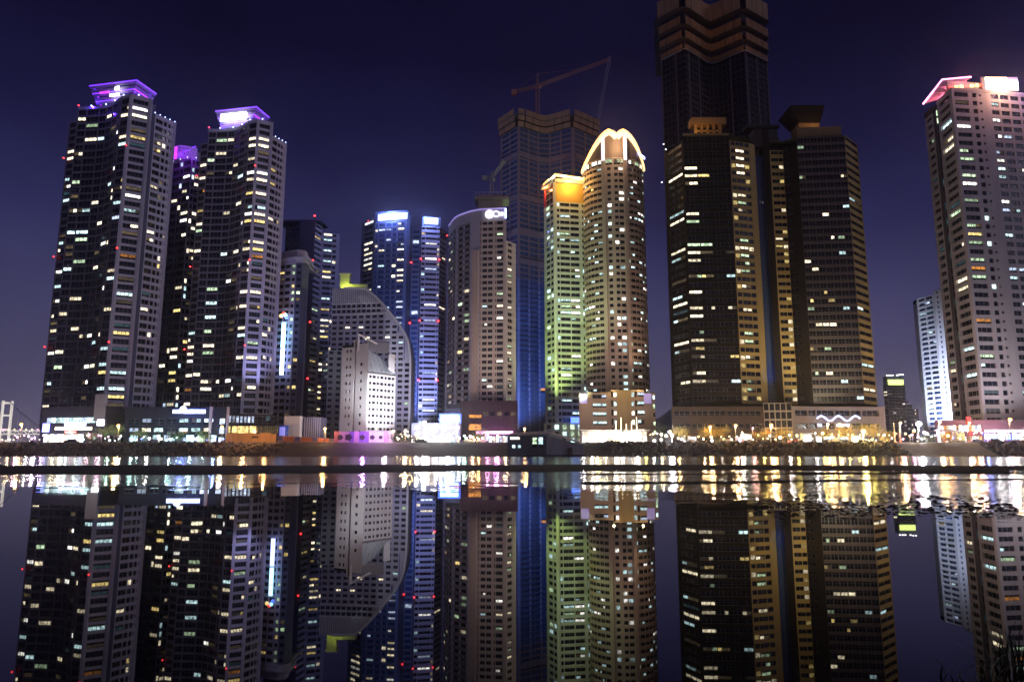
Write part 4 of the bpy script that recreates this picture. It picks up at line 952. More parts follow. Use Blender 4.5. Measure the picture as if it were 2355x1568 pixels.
for x in (1560, 1640, 1720): q = PT(x, 100, 432); B.flood((q.x, q.y-8, zc-8), (q.x, q.y+6, zc+26), (1, .5, .14), 2000, 110)
q = P3(1641, 311, 434); b = MB(); b.ball(q, .5, 0, 6, 4); b.build('work_lamp', L_BLW, B.root)
for x, y in ((1526, 338), (1531, 350), (1522, 425)): q = P3(x, y, 448); b = MB(); b.ball((q.x-1, q.y-4, q.z), .4, 0, 6, 4); b.build('work_lamp', L_WHT, B.root)
B.finish()

# ---------------------------------------------------- broad dark tower with amber bands
B = Bld('dark_hotel_tower', 'broad dark brown tower with amber balcony bands beside a blue glass slot', 'tower', (*PT(1770, 800, 302), GZ))
Y0 = 640
e = {k: PT(x, Y0, d_) for k, (x, d_) in dict(a=(1537, 314), b=(1583, 300), c=(1692, 299), d=(1740, 302), d2=(1751, 304), s0=(1752, 305.5), s1=(1770, 306), f0=(1770, 304.5), f=(1786, 305), g=(1817, 305), h=(1852, 301), i=(1966, 299), j=(1995, 309)).items()}
zA = ZY(335, 305); zB = ZY(313, 300); zC_ = ZY(330, 302); zD = ZY(315, 300); zE = ZY(320, 303); z0 = ZY(928, 300); NF = 34
GR = M_('brown_mullion_grid', (.085, .068, .055), .5, .15)
tall = '1w 3w 6w 8g 12w 13d 17w 19w 21d 22w 23w 25w 27w 28y 30w 31g'
B.face([e['a'], e['b']], z0, zA, NF, [(.2), (1.2, .02, .02, .35, .9, .2, 'w', 3), (.15)], DKB, lit={1: "4w 9c 10w 14w 15c 18d 20c 21w 22t 23c 26w 27c 31w"}, dark='k')
B.face([e['b'], e['c']], z0, zB, NF, [(1, .02, .02, .3, .9, .35, 'w', 3), (.9, .02, .02, .3, .9, .1, 'wgy', 3), (.9, .02, .02, .3, .9, .03, 'w', 3), (.7, .04, .04, .3, .9, .1, 'cw', 2)], DKB, lit={0: '4w 5w 6w 10w 11g 14g 15w 16w 18g 20w 22w 23w 25g 26w 27y 28w 30w 31w', 1: '5y 14g 15d 18y 22w 26d 31d', 3: '15d 18c 22w 28y 31c'}, dark='k')
B.face([e['c'], e['d']], z0, zC_, NF, [(.08), (.5, .05, .05, .40, .96, .25, 'wy', 1), (.9, .03, .03, .40, .96, .5, 'wwg', 2), (.5, .03, .03, .40, .96, .2, 'wy', 1), (.12)], AMB, rev=.3, dark='k')
B.face([e['d'], e['d2']], z0, zC_, NF, [(1)], AMB); B.face([e['d2'], e['s0']], z0, zC_, NF, [(1)], DKB)
B.face([e['s0'], e['s1']], z0, zC_-4, NF*2, [(1, .04, .04, .1, .95, 0, 'w', 3)], BLU, dark=',', rev=.15)
B.face([e['s1'], e['f0']], z0, zC_+8, NF, [(1)], DKB); B.face([e['f0'], e['f']], z0, zC_+8, NF, [(1)], DKB)
B.face([e['f'], e['g']], z0, zC_-2, NF, [(.12), (.9, .03, .03, .42, .92, .07, 'wy', 2), (.55, .03, .03, .42, .92, .28, 'wwy', 1)], AMB, rev=.3, dark='k')
B.face([e['g'], e['h']], z0, zC_-1, NF, [(1, .03, .03, .5, .9, .03, 'wy', 2), (1)], DKB, dark='k')
B.face([e['h'], e['i']], z0, zD, NF, [(.62, .05, .05, .26, .92, .13, 'wgywwc', 2) for _ in range(7)], GR, GR, dark='k', rev=.25)
B.face([e['i'], e['j']], z0, zE, NF, [(1, .03, .03, .42, .92, .10, 'wyc', 2)], AMB, rev=.3, dark='k')
fr_ = [e[k] for k in 'a b c d d2 f g h i j'.split()]
B.shell([e['a'], e['b']], [e['b']+Vector((2, 20)), e['a']+Vector((2, 16))], z0, zA, DKB, ROOF)
B.shell([e['b'], e['c'], e['d']], [e['d']+Vector((0, 24)), e['b']+Vector((2, 24))], z0, zB, DKB, ROOF)
B.shell([e['f'], e['g'], e['h'], e['i'], e['j']], [e['j']+Vector((0, 20)), e['f']+Vector((2, 22))], z0, zE, DKB, ROOF)
t = e['i']-e['h']; m = (e['i']+e['h'])/2; B.box('roof_wall', (m.x, m.y+2, zD+2.4), (t.length*.92, 3, 5), atan2(t.y, t.x), M_('ochre_roof_wall', (.20, .14, .06), .7))
m = (e['b']+e['c'])/2; B.box('roof_ledge', (m.x, m.y-.2, zB+.3), ((e['c']-e['b']).length, 1, .8), 0, M_('ochre_roof_wall', (.2, .14, .06)))
# amber-lit open pavilion on the left roof
pc = PT(1628, 280, 306); OC = M_('ochre_pavilion', (.38, .22, .07), .7)
for k in range(5): q = PT(1598+k*14, 280, 306); B.box('pavilion_post', (q.x, q.y, zB+4), (1.3 if k in (0, 4) else .9, 1, 8.4), 0, OC)
B.box('pavilion_roof', (pc.x, pc.y+2, zB+9.6), (15.5, 6, 3.2), 0, OC); B.box('pavilion_wall', (pc.x, pc.y+3.4, zB+4), (11, .6, 8), 0, DKB); B.box('pavilion_rail', (pc.x, pc.y-.3, zB+5), (11, .4, .8), 0, OC)
lamp('POINT', 'roof_lamp', (pc.x-5, pc.y-6, zB+1.2), (1, .55, .15), 1300, B.root)
# flared canopy on a stem on the right roof
qc = PT(1858, 280, 308); sqr = lambda w, dx=0: [Vector((qc.x+dx+x*w/2, qc.y+4+y*w/2)) for x, y in ((-1, -1), (1, -1), (1, 1), (-1, 1))]
b = MB(); b.frustum(sqr(9), zD+4, sqr(9.5), zD+12); b.build('canopy_stem', OC, B.root)
b = MB(); b.frustum(sqr(10), zD+10, sqr(15, -1.4), zD+16.4); b.build('canopy', DKB, B.root)
b = MB(); b.frustum(sqr(15.3, -1.4), zD+16.4, sqr(15.5, -1.4), zD+17.0); b.build('canopy_rim', DKB, B.root)
lamp('POINT', 'roof_lamp', (qc.x+2, qc.y-6, zD+7), (1, .6, .2), 500, B.root)
# dark plant housing over the slot
q = PT(1752, 300, 312); 
for k, (w_, h_, dz) in enumerate(((14, 5, 0), (11, 4, 4.5), (15, 1.2, 8.2), (5, 10, -8))): B.box('plant_housing', (q.x+(.8 if k == 1 else 0), q.y+2, zC_+4+dz), (w_, 7, h_), 0, M_('black_plant_housing', (.03, .028, .03), .6))
for y, x in ((850, 1), (700, 1)): pass
B.flood((e['d'].x+1, e['d'].y-16, z0+.6), (e['d'].x-2, e['d'].y, z0+36), (1, .70, .16), 11000, 66)
B.flood((e['g'].x, e['g'].y-14, z0+.6), (e['g'].x-1, e['g'].y, z0+34), (1, .70, .16), 9000, 66)
B.flood((e['j'].x+4, e['j'].y-16, z0+.6), (e['j'].x-1, e['j'].y, z0+40), (1, .70, .16), 9000, 56)
B.flood((e['i'].x-16, e['i'].y-26, z0+.6), (e['i'].x-16, e['i'].y, z0+16), (1, .84, .55), 30000, 74)
q = (e['s0']+e['s1'])/2; B.flood((q.x, q.y-6, z0+.6), (q.x, q.y+.2, z0+44), (.25, .4, 1), 9000, 60)
B.finish()
# its stone podium
B = Bld('hotel_podium', 'long low stone podium with a strip of windows below the broad dark tower', 'building', (*PT(1790, 970, 285), GZ))
A = PT(1545, 970, 286); m1 = PT(1757, 970, 286); m2 = PT(1822, 970, 284); E = PT(2036, 970, 288); zp = ZY(934, 285)
PST = M_('grey_podium_stone', (.22, .185, .17), .75, .14); PSD = M_('brown_podium_stone', (.075, .055, .048), .8, .14, spec=.2)
B.face([A, m1], GZ-.2, zp, 3, [(.1)]+[(1, .05, .05, .28, .66, .0, 'c', 3) for _ in range(5)]+[(.1)], PSD, lit={1: '2t'}, dark='.', rev=.8)
B.face([m1, m2], GZ-.2, zp+1.4, 5, [(1, .08, .08, .08, .92, .06, 'o', 1) for _ in range(5)], M_('pale_lattice', (.42, .38, .28), .6), rev=.3)
B.face([m2, E], GZ-.2, zp, 3, [(.1), (.5, .04, .04, .25, .7, 0, 'w', 2), (.3, .04, .04, .25, .7, 0, 'w', 2), (.7, .03, .03, .25, .7, .0, 'bc', 3), (.6, .03, .03, .25, .7, 0, 'b', 3), (.4, .04, .04, .25, .7, .2, 'w', 2), (.7, .04, .04, .25, .7, 0, 'w', 3), (.2)], PST, lit={3: '1b 2c', 4: '1b 2c'}, rev=.8)
B.shell([A, m1, m2, E], [E+Vector((0, 26)), A+Vector((0, 26))], GZ-.2, zp, PST, ROOF)
b = MB(); q = PT(1925, 960, 283.5)
b.tube([(q.x-8+i*.8, q.y, ZY(962, 284)+1.0*sin(i*.75)) for i in range(22)], .28, 5); b.build('neon_scroll', L_BLW, B.root)
B.finish()

# ---------------------------------------------------- right-hand buildings
B = Bld('pale_apartment_slab', 'pale bluish-white apartment slab half hidden behind the rightmost tower', 'building', (*PT(2140, 850, 372), GZ))
a, c, d, g = PT(2112, 850, 385), PT(2121, 850, 378), PT(2163, 850, 366), PT(2200, 850, 362); zl = ZY(700, 382); zt = ZY(668, 366)
B.face([a, c], 4, zl, 30, [(1)], WHT, name='side_wall')
B.face([c, d], 4, (zl+zt)/2, 30, [(.12), (.8, .06, .06, .28, .85, .2, 'cby', 2), (.9, .06, .06, .28, .85, .22, 'cbt', 2), (.2)], WHT, dark=',', rev=.7)
B.face([d, g], 4, zt, 31, [(.2), (.4, .25, .25, .3, .75, 0, 'w', 1), (.3), (1, .06, .06, .28, .85, .1, 'cg', 2)], WHT, dark=',')
B.shell([a, c, d, g], [g+Vector((0, 14)), a+Vector((3, 12))], 4, (zl+zt)/2, WHT, ROOF)
B.flood((a.x-12, a.y-40, 7), (c.x+3, c.y, 40), (.62, .72, 1), 330000, 66); B.finish()

B = Bld('pink_crowned_tower', 'rightmost tall apartment tower under a tilted pink roof canopy', 'tower', (*PT(2240, 600, 292), GZ))
o = PT(2160, 640, 312); s0 = PT(2180, 640, 305); s1 = PT(2192, 640, 303); cn = PT(2230, 640, 290); k1 = PT(2274, 640, 291); k2 = PT(2318, 640, 292); rr = PT(2440, 640, 296)
zt = ZY(208, 290); NF = 39; z0 = 12; GRY = M_('warm_grey_render', (.46, .43, .43), .75, .14)
B.face([o, s0], z0, zt-3, NF, [(.12), (1, .04, .04, .28, .86, .22, 'gtcgw', 3), (.1)], GRY, rev=.8)
B.face([s0, s1], z0, zt-2, NF, [(.6), (.4, .1, .1, .1, .9, .15, 'gt', 1)], M_('dark_slot_panel', (.06, .05, .055), .6))
B.face([s1, cn], z0, zt, NF, [(.15), (1.2, .04, .04, .28, .86, .25, 'gtcw', 3), (.22)], GRY, rev=.8)
B.face([cn, k1], z0, zt, NF, [(.16), (1.1, .03, .03, .26, .82, .4, 'gggwy', 3), (.12)], GRY, lit={1: '1d 4W 7g 8g 10g 11W 13g 16g 17y 18g 20g 21o 22g 27o 31g 32c 35t 37t'}, rev=.5)
B.face([k1, k2], z0, zt, NF, [(.12), (.55, .12, .12, .26, .82, .1, 'c', 1), (.55, .3, .3, .42, .7, .15, 'td', 2), (.55)], GRY, rev=.4)
B.face([k2, rr], z0, zt, NF, [(.1), (.9, .1, .1, .26, .82, .2, 'cWb', 2), (1, .1, .1, .26, .82, .14, 'cb', 2), (1, .1, .1, .26, .82, .16, 'cbW', 2), (1, .1, .1, .26, .82, .06, 'cb', 2), (1, .1, .1, .26, .82, .06, 'c', 2)], GRY)
B.shell([o, s0, s1, cn, k1, k2, rr], [rr+Vector((0, 26)), o+Vector((10, 22))], z0, zt, GRY, ROOF)
for p, q in ((s1, cn), (cn, k1), (k1, k2), (k2, rr)):
    t = q-p; m = (p+q)/2; B.box('parapet', (m.x, m.y, zt+.6), (t.length+.1, .4, 1.3), atan2(t.y, t.x), GRY)
B.box('pier', (cn.x, cn.y-.1, (z0+zt)/2), (1.2, 1.2, zt-z0), .2, GRY)
# tilted canopy: a flaring fin over the left edge, then the roof wall with warm lights
PK = M_('pale_canopy_panel', (.62, .50, .52), .6)
tip = P3(2122, 240, 306); tl = P3(2166, 184, 304); tr = P3(2232, 178, 293); bs = P3(2178, 225, 305); b2 = P3(2206, 204, 294)
for i in range(4):
    f0, f1 = i/4+.01, (i+1)/4-.01
    A1, A2 = tip.lerp(tl, f0), tip.lerp(tl, f1); E1, E2 = bs.lerp(b2, f0), bs.lerp(b2, f1); b = MB(); dn = Vector((.2, .3, .35))
    b.quad(A1, E1, E2, A2); b.quad(A2+dn, E2+dn, E1+dn, A1+dn); b.quad(A1, A1+dn, E1+dn, E1); b.quad(A2, E2, E2+dn, A2+dn); b.quad(A1, A2, A2+dn, A1+dn)
    b.build('canopy_panel', PK, B.root)
b = MB(); b.tube([tip, tl, tr], .45, 5); b.build('canopy_rim', L_PNK, B.root)
b = MB(); b.quad(tl, b2, b2.lerp(tr, .6), tr); b.quad(tr, b2.lerp(tr, .6)+Vector((0, .4, 0)), b2+Vector((0, .4, 0)), tl+Vector((0, .4, 0))); b.build('canopy_panel', PK, B.root)
lamp('POINT', 'canopy_lamp', bs+Vector((-2.5, -4.5, -1.5)), (1, .18, .3), 4200, B.root, size=.8)
lamp('POINT', 'canopy_lamp', b2+Vector((0, -5, 4)), (1, .25, .3), 2600, B.root, size=.8)
def wl(x, f=0.): return k1+(rr-k1)*x
band(B.root, 'roof_wall', [cn, k2], -2.5, -2.0, zt+.5, zt+5.5, 6, GRY)
for i in range(7):
    q = cn+(k2-cn)*((i+.5)/7); B.box('roof_light', (q.x, q.y+1.6, zt+2.2+.35*i), (1.5, .4, 1.2), 0, L_YEL if i % 3 else L_RED)
q = PT(2303, 185, 292); A = PT(2262, 185, 292); E = PT(2352, 185, 294); B.box('sign_backing', (q.x, q.y+1.6, zt+4.6), (16, .8, 6.4), .02, GRY); B.box('glowing_sign', (q.x+.5, q.y+.9, zt+4.0), (14.0, .5, 4.0), .02, L_WHT); B.box('sign_step', (q.x-2, q.y+.8, zt+6.9), (9.5, .5, 1.1), .02, L_WARM)
lamp('POINT', 'sign_lamp', (q.x, q.y-5, zt+1), (1, .5, .3), 9000, B.root, size=2)
lamp('POINT', 'sign_lamp', (q.x+10, q.y-6, zt+6), (.5, .3, 1), 5000, B.root, size=2)
# lit shopping podium
RP = M_('plum_shop_front', (.13, .05, .06), .7)
pz = ZY(965, 280); B.solid('podium', [PT(2150, 985, 284), PT(2262, 985, 280), PT(2430, 985, 280), PT(2430, 985, 292), PT(2150, 985, 296)], GZ-.2, pz, RP)
for i in range(14):
    q = PT(2158+i*7.2, 985, 283.2-.28*i); B.box('shop_window', (q.x, q.y, 6.0), (1.0, .3, 2.6), 0, (LIT['W'], LIT['o'], LIT['y'], SHOPW)[i % 4]); B.box('shop_window', (q.x, q.y, 10.4), (.9, .3, 2.2), 0, (LIT['b'], LIT['W'], LIT['o'], SHOPW)[i % 4])
for i in range(9): q = PT(2268+i*16, 985, 279.6); B.box('shop_window', (q.x, q.y, 7.2), (2.2, .3, 2.4), 0, (L_BLU, LIT['b'], LIT['W'])[i % 3])
q = PT(2330, 985, 279); B.box('canopy_light', (q.x, q.y, 9.4), (22, .7, .7), 0, L_WHT)
B.box('red_pylon', (*PT(2228, 985, 281), 9.5), (1.5, .8, 11), 0, M_('red_pylon_paint', (.45, .05, .03), .5))
B.flood((cn.x-6, cn.y-30, 7), (cn.x-8, cn.y+8, 34), (.95, .78, .8), 25000, 76); B.flood((k2.x-4, k2.y-30, 7), (k2.x-6, k2.y, 50), (.9, .88, 1), 25000, 76)
for x, c_ in ((2175, (1, .35, .5)), (2250, (1, .5, .6)), (2320, (.45, .5, 1))): q = PT(x, 985, 272); lamp('POINT', 'shop_lamp', (q.x, q.y, 8), c_, 4200, B.root, size=1.5)
B.finish()

# distant office tower in the gap on the right
B = Bld('distant_office_tower', 'small distant tower with a yellow-lit top storey in the right-hand gap', 'building', (*PT(2060, 930, 900), GZ))
a, c, d = PT(2033, 930, 905), PT(2042, 930, 900), PT(2084, 930, 902); zt = ZY(885, 900)
B.face([a, c], 4, zt, 22, [(1, .1, .1, .3, .8, .03, 'w', 2)], SLATE); B.face([c, d], 4, zt, 22, [(.3)]+[(1, .14, .14, .3, .8, .05, 'wWb', 2) for _ in range(5)]+[(.3)], SLATE)
B.shell([a, c, d], [d+Vector((0, 24)), a+Vector((0, 24))], 4, zt, SLATE, ROOF)
m = (c+d)/2; B.box('lit_storey', (m.x, m.y-.3, zt+3.5), (19, 1, 6.5), 0, L_GRN); B.box('roof_block', (m.x, m.y+6, zt+5.5), (20, 10, 11), 0, SLATE)
for i in range(7): B.box('roof_lamp', (m.x-10+i*3.2, m.y-.4, zt+12.2+(.8 if i > 4 else 0)), (2.0, .6, 1.0), 0, L_WHT if i != 3 else SLATE)
B.finish()
for k, (x0, x1, yt, lab) in enumerate(((2086, 2099, 930, 'low dim block just right of the distant yellow-topped tower'), (2098, 2112, 940, 'lowest dim distant block beside the pale apartment slab'))):
    B = Bld('distant_block', lab, 'building', (*PT((x0+x1)/2, 960, 860), GZ)); a, c = PT(x0, 960, 860), PT(x1, 960, 858); zt = ZY(yt, 860)
    B.face([a, c], 4, zt, 12, [(1, .14, .14, .3, .8, .12, 'wW', 2) for _ in range(3)], SLATE); B.shell([a, c], [c+Vector((0, 12)), a+Vector((0, 12))], 4, zt, SLATE, ROOF); B.finish()

# ---------------------------------------------------- podiums and shops on the left
B = Bld('dark_shop_podium', 'dark shop podium below the tallest left tower with bright white shop fronts', 'building', (*PT(190, 980, 270), GZ))
NAV = M_('navy_podium_panel', (.018, .017, .034), .7, spec=.2)
A, E = PT(93, 975, 272), PT(244, 975, 268); zp = ZY(935, 270); t = E-A
B.solid('body', [A, E, E+Vector((0, 22)), A+Vector((4, 22))], GZ-.2, zp, NAV)
for i in range(13): q = A+t*(.10+.86*(i+.5)/13); B.box('upper_window', (q.x, q.y-.15, ZY(966, 270)), (t.length*.86/13-.25, .25, 1.9), atan2(t.y, t.x), LIT['c' if i % 4 else 'b'])
q = A+t*.55; B.box('shop_sign', (q.x, q.y-.5, ZY(975, 270)), (8.0, .5, 1.3), 0, L_BLW); q = A+t*.93; B.box('corner_light', (q.x, q.y-.6, ZY(972, 270)), (2.4, .5, 2.2), 0, L_WHT)
q = A+t*.58; B.box('fascia_light', (q.x, q.y-.6, ZY(985, 270)), (16, .5, 1.1), 0, L_WARM); q = A+t*.10; B.box('blue_panel', (q.x, q.y-.3, ZY(983, 270)), (2.6, .3, 3.2), 0, L_BLU)
for i in range(12): q = A+t*(.08+.6*(i+.5)/12); B.box('shop_window', (q.x, q.y-.3, GZ+2.2), (1.0, .3, 2.8), 0, (SHOP, LIT['W'], SHOPW, SHOPB)[i % 4])
q = A+t*.50; B.box('red_awning', (q.x, q.y-1.0, GZ+4.4), (3.4, 1.6, .7), 0, L_RED); q = A+t*.9; B.box('tower_stub', (q.x, q.y-.1, zp-.5), (4.0, 1.5, 10), 0, LILD)
q = A+t*.5; lamp('POINT', 'shop_lamp', (q.x, q.y-6, GZ+3), (1, .9, .8), 2500, B.root, size=1.5); q = A+t*.1; lamp('POINT', 'shop_lamp', (q.x, q.y-6, GZ+3), (.8, .75, 1), 2500, B.root, size=1.5)
B.finish()

B = Bld('glazed_mall', 'low dark mall with two rows of square bluish windows and a blue rooftop sign', 'building', (*PT(410, 985, 268), GZ))
A, E, F_ = PT(286, 980, 268), PT(518, 980, 266), PT(634, 980, 274); zp = ZY(936, 267); z2 = ZY(952, 270)
B.face([A, E], GZ-.2, zp, 4, [(.25)]+[(1, .11, .11, .12, .80, .85, 'bbcw', 2) for _ in range(7)]+[(.3), (.6, .1, .1, .12, .8, .9, 'b', 1)], NAV, skip=lambda b_, k: k == 0, rev=.6)
B.face([E, F_], GZ-.2, z2, 3, [(.2)]+[(.35, .18, .18, .12, .82, .8, 'bb', 1) for _ in range(7)]+[(.5, .06, .06, .1, .85, .2, 't', 2) for _ in range(4)], NAV, lit={k: '0b 1y 2b' for k in range(1, 8)}, rev=.5)
B.shell([A, E, F_], [F_+Vector((0, 12)), A+Vector((2, 16))], GZ-.2, z2, NAV, ROOF)
m = (A+E)/2; B.box('roof_wall', (m.x, m.y+6, zp-1.5), ((E-A).length, 11, 3.4), 0, NAV)
q = PT(416, 945, 265); B.box('blue_sign', (q.x-.3, q.y, ZY(946, 265)), (5.2, .6, 1.3), 0, L_BLW); b = MB(); b.ball((q.x+.8, q.y, ZY(941, 265)), 1.25, 0, 10, 6); b.build('blue_sign_emblem', L_BLW, B.root)
q = PT(448, 945, 265); B.box('blue_sign', (q.x, q.y, ZY(946, 265)), (7.6, .6, 1.4), 0, L_BLW)
lamp('POINT', 'sign_lamp', (q.x-2, q.y-4, ZY(944, 265)), (.12, .2, 1), 2500, B.root, size=1.5)
q = PT(484, 970, 264); B.box('mast', (q.x, q.y, GZ+7), (1.0, .8, 13), 0, M_('mauve_mast', (.4, .28, .34), .6)); q = PT(523, 970, 264); B.box('mast', (q.x, q.y, GZ+7), (.8, .6, 13), 0, M_('mauve_mast', (.4, .28, .34)))
for i in range(8): q = PT(300+i*26, 1000, 263); B.box('ground_window', (q.x, q.y+2.6, GZ+2.0), (2.6, .3, 2.4), 0, LIT['ctcbtcgc'[i]])
for x in (318, 408, 470): q = PT(x, 1000, 258); lamp('POINT', 'shop_lamp', (q.x, q.y, GZ+3.2), (.55, 1, .85), 1500, B.root, size=1)
B.finish()

# long yellow-lit hall front, hoardings, painted wall
B = Bld('yellow_lit_shed', 'low shed with a glowing yellow slatted front behind the orange hoarding', 'building', (*PT(585, 990, 262), GZ))
A, E = PT(538, 990, 262), PT(640, 990, 262); B.solid('body', [A, E, E+Vector((0, 8)), A+Vector((0, 8))], GZ-.2, ZY(978, 262), NAV)
for i in range(22): q = A+(E-A)*((i+.5)/22); B.box('slat', (q.x, q.y-.2, ZY(988, 262)), (.62 if i < 11 else .34, .2, 2.6), 0, LIT['y'] if i < 11 else LIT['d'])
B.finish()
B = Bld('white_kiosk', 'pale box-like kiosk with ribbed sides beside a blue cube', 'kiosk', (*PT(684, 975, 275), GZ))
p = PT(676, 975, 275); B.box('body', (p.x, p.y, GZ+5.2), (6.0, 5, 10.6), 0, WHT); 
for i in range(9): B.box('rib', (p.x+4.0+i*.8, p.y+.3+i*.12, GZ+5.2), (.34, .4, 10.2), 0, LIL)
B.box('rear_body', (p.x+7, p.y+3.2, GZ+5.1), (8.0, 4.4, 10), 0, SLATE); B.finish()
B = Bld('blue_cube_kiosk', 'small glowing blue cube kiosk near the ribbed white kiosk', 'kiosk', (*PT(649, 985, 265), GZ))
p = PT(649, 985, 265); B.box('body', (p.x, p.y, GZ+3.4), (3.6, 3, 6.6), 0, M_('blue_kiosk_panel', (.05, .12, .5), .5)); B.box('front_panel', (p.x, p.y-1.7, GZ+3.9), (3.1, .3, 4.4), 0, lamp_mat('blue_kiosk_glow', (.06, .16, 1), .7)); B.finish()

ORH = M_('orange_lit_hoarding', (.52, .30, .14), .8, .2, .4); RDH = M_('red_brown_hoarding', (.28, .09, .06), .8, .2, .4)
r = thing('orange_hoarding', 'orange-lit construction hoarding along the left quay', 'fence', (*PT(570, 1010, 246), GZ))
A, E = PT(519, 1010, 246), PT(635, 1010, 246); n = 9
for i in range(n):
    q = A+(E-A)*((i+.5)/n); hh = 3.4+.25*sin(i*2.2); b = MB(); b.box((q.x, q.y, GZ+hh/2), ((E-A).length/n-.08, .12, hh)); b.build('panel', ORH, r)
b = MB(); q = A+(E-A)*.58; b.box((q.x, q.y-.12, GZ+2.1), (2.2, .1, .7)); b.build('notice_board', M_('dark_notice', (.08, .05, .04), .7), r)
q = PT(560, 1000, 236); lamp('POINT', 'hoarding_lamp', (q.x, q.y, GZ+5), (1, .5, .18), 2200, r); q = PT(610, 1000, 238); lamp('POINT', 'hoarding_lamp', (q.x, q.y, GZ+5), (1, .5, .18), 1300, r)
r = thing('red_brown_hoarding', 'dim red-brown hoarding continuing right of the orange one', 'fence', (*PT(690, 1012, 246), GZ))
A, E = PT(637, 1012, 246.3), PT(770, 1012, 246.3); n = 10
for i in range(n):
    q = A+(E-A)*((i+.5)/n); b = MB(); hh = 2.6-.12*i; b.box((q.x, q.y, GZ+hh/2), ((E-A).length/n-.08, .12, hh)); b.build('panel', RDH if i % 3 else M_('navy_hoarding', (.06, .06, .18), .8), r)
    b = MB(); b.box((q.x, q.y-.12, GZ+hh*.3), ((E-A).length/n-.3, .08, .16)); b.build('rail', ORH, r)

r = thing('mural_wall', 'purple-lit mural wall with dark round motifs by the water', 'wall', (*PT(860, 1015, 245), GZ))
A, E = PT(768, 1015, 245), PT(905, 1015, 245); n = 12; MU = [M_('mural_pink', (.62, .36, .58), .7, .25, .8), M_('mural_violet', (.30, .16, .62), .7, .25, .8), M_('mural_red', (.45, .14, .20), .7, .25, .8), M_('mural_white', (.72, .68, .72), .7, .2, .8)]
for i in range(n):
    q = A+(E-A)*((i+.5)/n); b = MB(); b.box((q.x, q.y, GZ+1.9), ((E-A).length/n-.04, .25, 4.2)); b.build('panel', MU[(2, 0, 0, 1, 0, 1, 1, 3, 3, 3, 0, 3)[i]], r)
for f, s_ in ((.10, .8), (.24, 1.0), (.47, .8), (.64, .7), (.78, .55)):
    q = A+(E-A)*f; b = MB(); pts = [(q.x+s_*(1.2+.25*cos(5*k*pi/8))*cos(k*pi/8), q.y-.16, GZ+2.0+s_*(1.1+.2*cos(5*k*pi/8))*sin(k*pi/8)) for k in range(16)]; b.poly(list(reversed(pts))); b.poly([(x, y+.03, z) for x, y, z in pts]); b.build('painted_motif', M_('mural_black', (.05, .03, .06), .8), r)
q = PT(835, 1005, 238); lamp('POINT', 'wall_lamp', (q.x, q.y, GZ+4), (.72, .25, 1), 2600, r, size=.6); q = PT(885, 1005, 238); lamp('POINT', 'wall_lamp', (q.x, q.y, GZ+4), (1, .72, .95), 3200, r, size=.6)

# bright market hall and billboard in the middle
B = Bld('lit_market_hall', 'overexposed white market hall between the white hotel and the curved block', 'building', (*PT(990, 990, 275), GZ))
A, E = PT(946, 990, 275), PT(1056, 990, 275); B.solid('body', [A, E, E+Vector((0, 10)), A+Vector((0, 10))], GZ-.2, ZY(972, 275), M_('blue_grey_hall', (.2, .22, .36), .7))
for i in range(12):
    q = A+(E-A)*((i+.5)/12); hh = (1.8, 3.2, 2.4, 3.6, 2.0, 2.9)[i % 6]; B.box('awning', (q.x, q.y-1.0, GZ+.6+hh*.9), (1.5, 1.5, .16), 0, M_(('awning_red', 'awning_ochre', 'awning_white')[i % 3], ((.3, .05, .04), (.4, .26, .08), (.6, .58, .55))[i % 3], .8)); B.box('shop_window', (q.x, q.y-.2, GZ+.4+hh/2), (1.1, .3, hh), 0, (SHOP, SHOPW, LIT['W'], SHOPB, LIT['c'], SHOPW)[i % 6])
    if i % 2: B.box('upper_light', (q.x, q.y-.3, GZ+6.3), (1.6, .4, .9), 0, SHOP if i < 8 else L_PNK)
for x, c_ in ((975, (1, .97, .95)), (1030, (.9, .8, 1))): q = PT(x, 990, 264); lamp('POINT', 'shop_lamp', (q.x, q.y, GZ+6), c_, 9000, B.root, size=1.5)
B.finish()
r = thing('blue_billboard', 'glowing blue-white billboard raised over the market hall', 'billboard', (*PT(1035, 962, 270), GZ))
q = PT(1035, 962, 270); zz = ZY(962, 270)
b = MB(); b.box((q.x, q.y, zz), (8.2, .5, 3.6)); b.build('frame', M_('blue_frame', (.06, .1, .4), .5, em=(.05, .14, 1), es=1.2), r)
b = MB(); b.box((q.x, q.y-.3, zz), (6.6, .2, 2.3)); b.build('lit_face', L_CYA, r)
b = MB()
for dx in (-2.6, 2.6): b.box((q.x+dx, q.y+.2, (GZ+zz)/2), (.4, .4, zz-GZ))
b.build('posts', STEEL, r); lamp('POINT', 'billboard_lamp', (q.x, q.y-4, zz), (.2, .45, 1), 2600, r, size=1.5)

# grey pavilion on the water's edge with a sloping roof
B = Bld('quay_house', 'grey house with a long sloping roof standing at the water edge', 'house', (*PT(1250, 1020, 227), 1.0))
GH = M_('grey_painted_timber', (.42, .38, .39), .75, .2, .5); RF = M_('mauve_metal_roof', (.42, .36, .37), .6, .2, .5)
A, m1, E = PT(1166, 1020, 226), PT(1256, 1020, 225), PT(1342, 1020, 227); zb = -.2
def hz(y): return ZY(y, 226)
for pts, nm, mt in (([A, m1], 'front_wall', M_('slate_house_wall', (.10, .10, .15), .7)), ([m1, E], 'side_wall', GH)):
    p, q = pts; b = MB(); h0, h1 = (hz(1003), hz(1001)) if nm == 'front_wall' else (hz(1000), hz(1024))
    b.quad((p.x, p.y, zb), (q.x, q.y, zb), (q.x, q.y, h1), (p.x, p.y, h0)); b.quad((q.x, q.y+.3, zb), (p.x, p.y+.3, zb), (p.x, p.y+.3, h0), (q.x, q.y+.3, h1)); b.build(nm, mt, B.root)
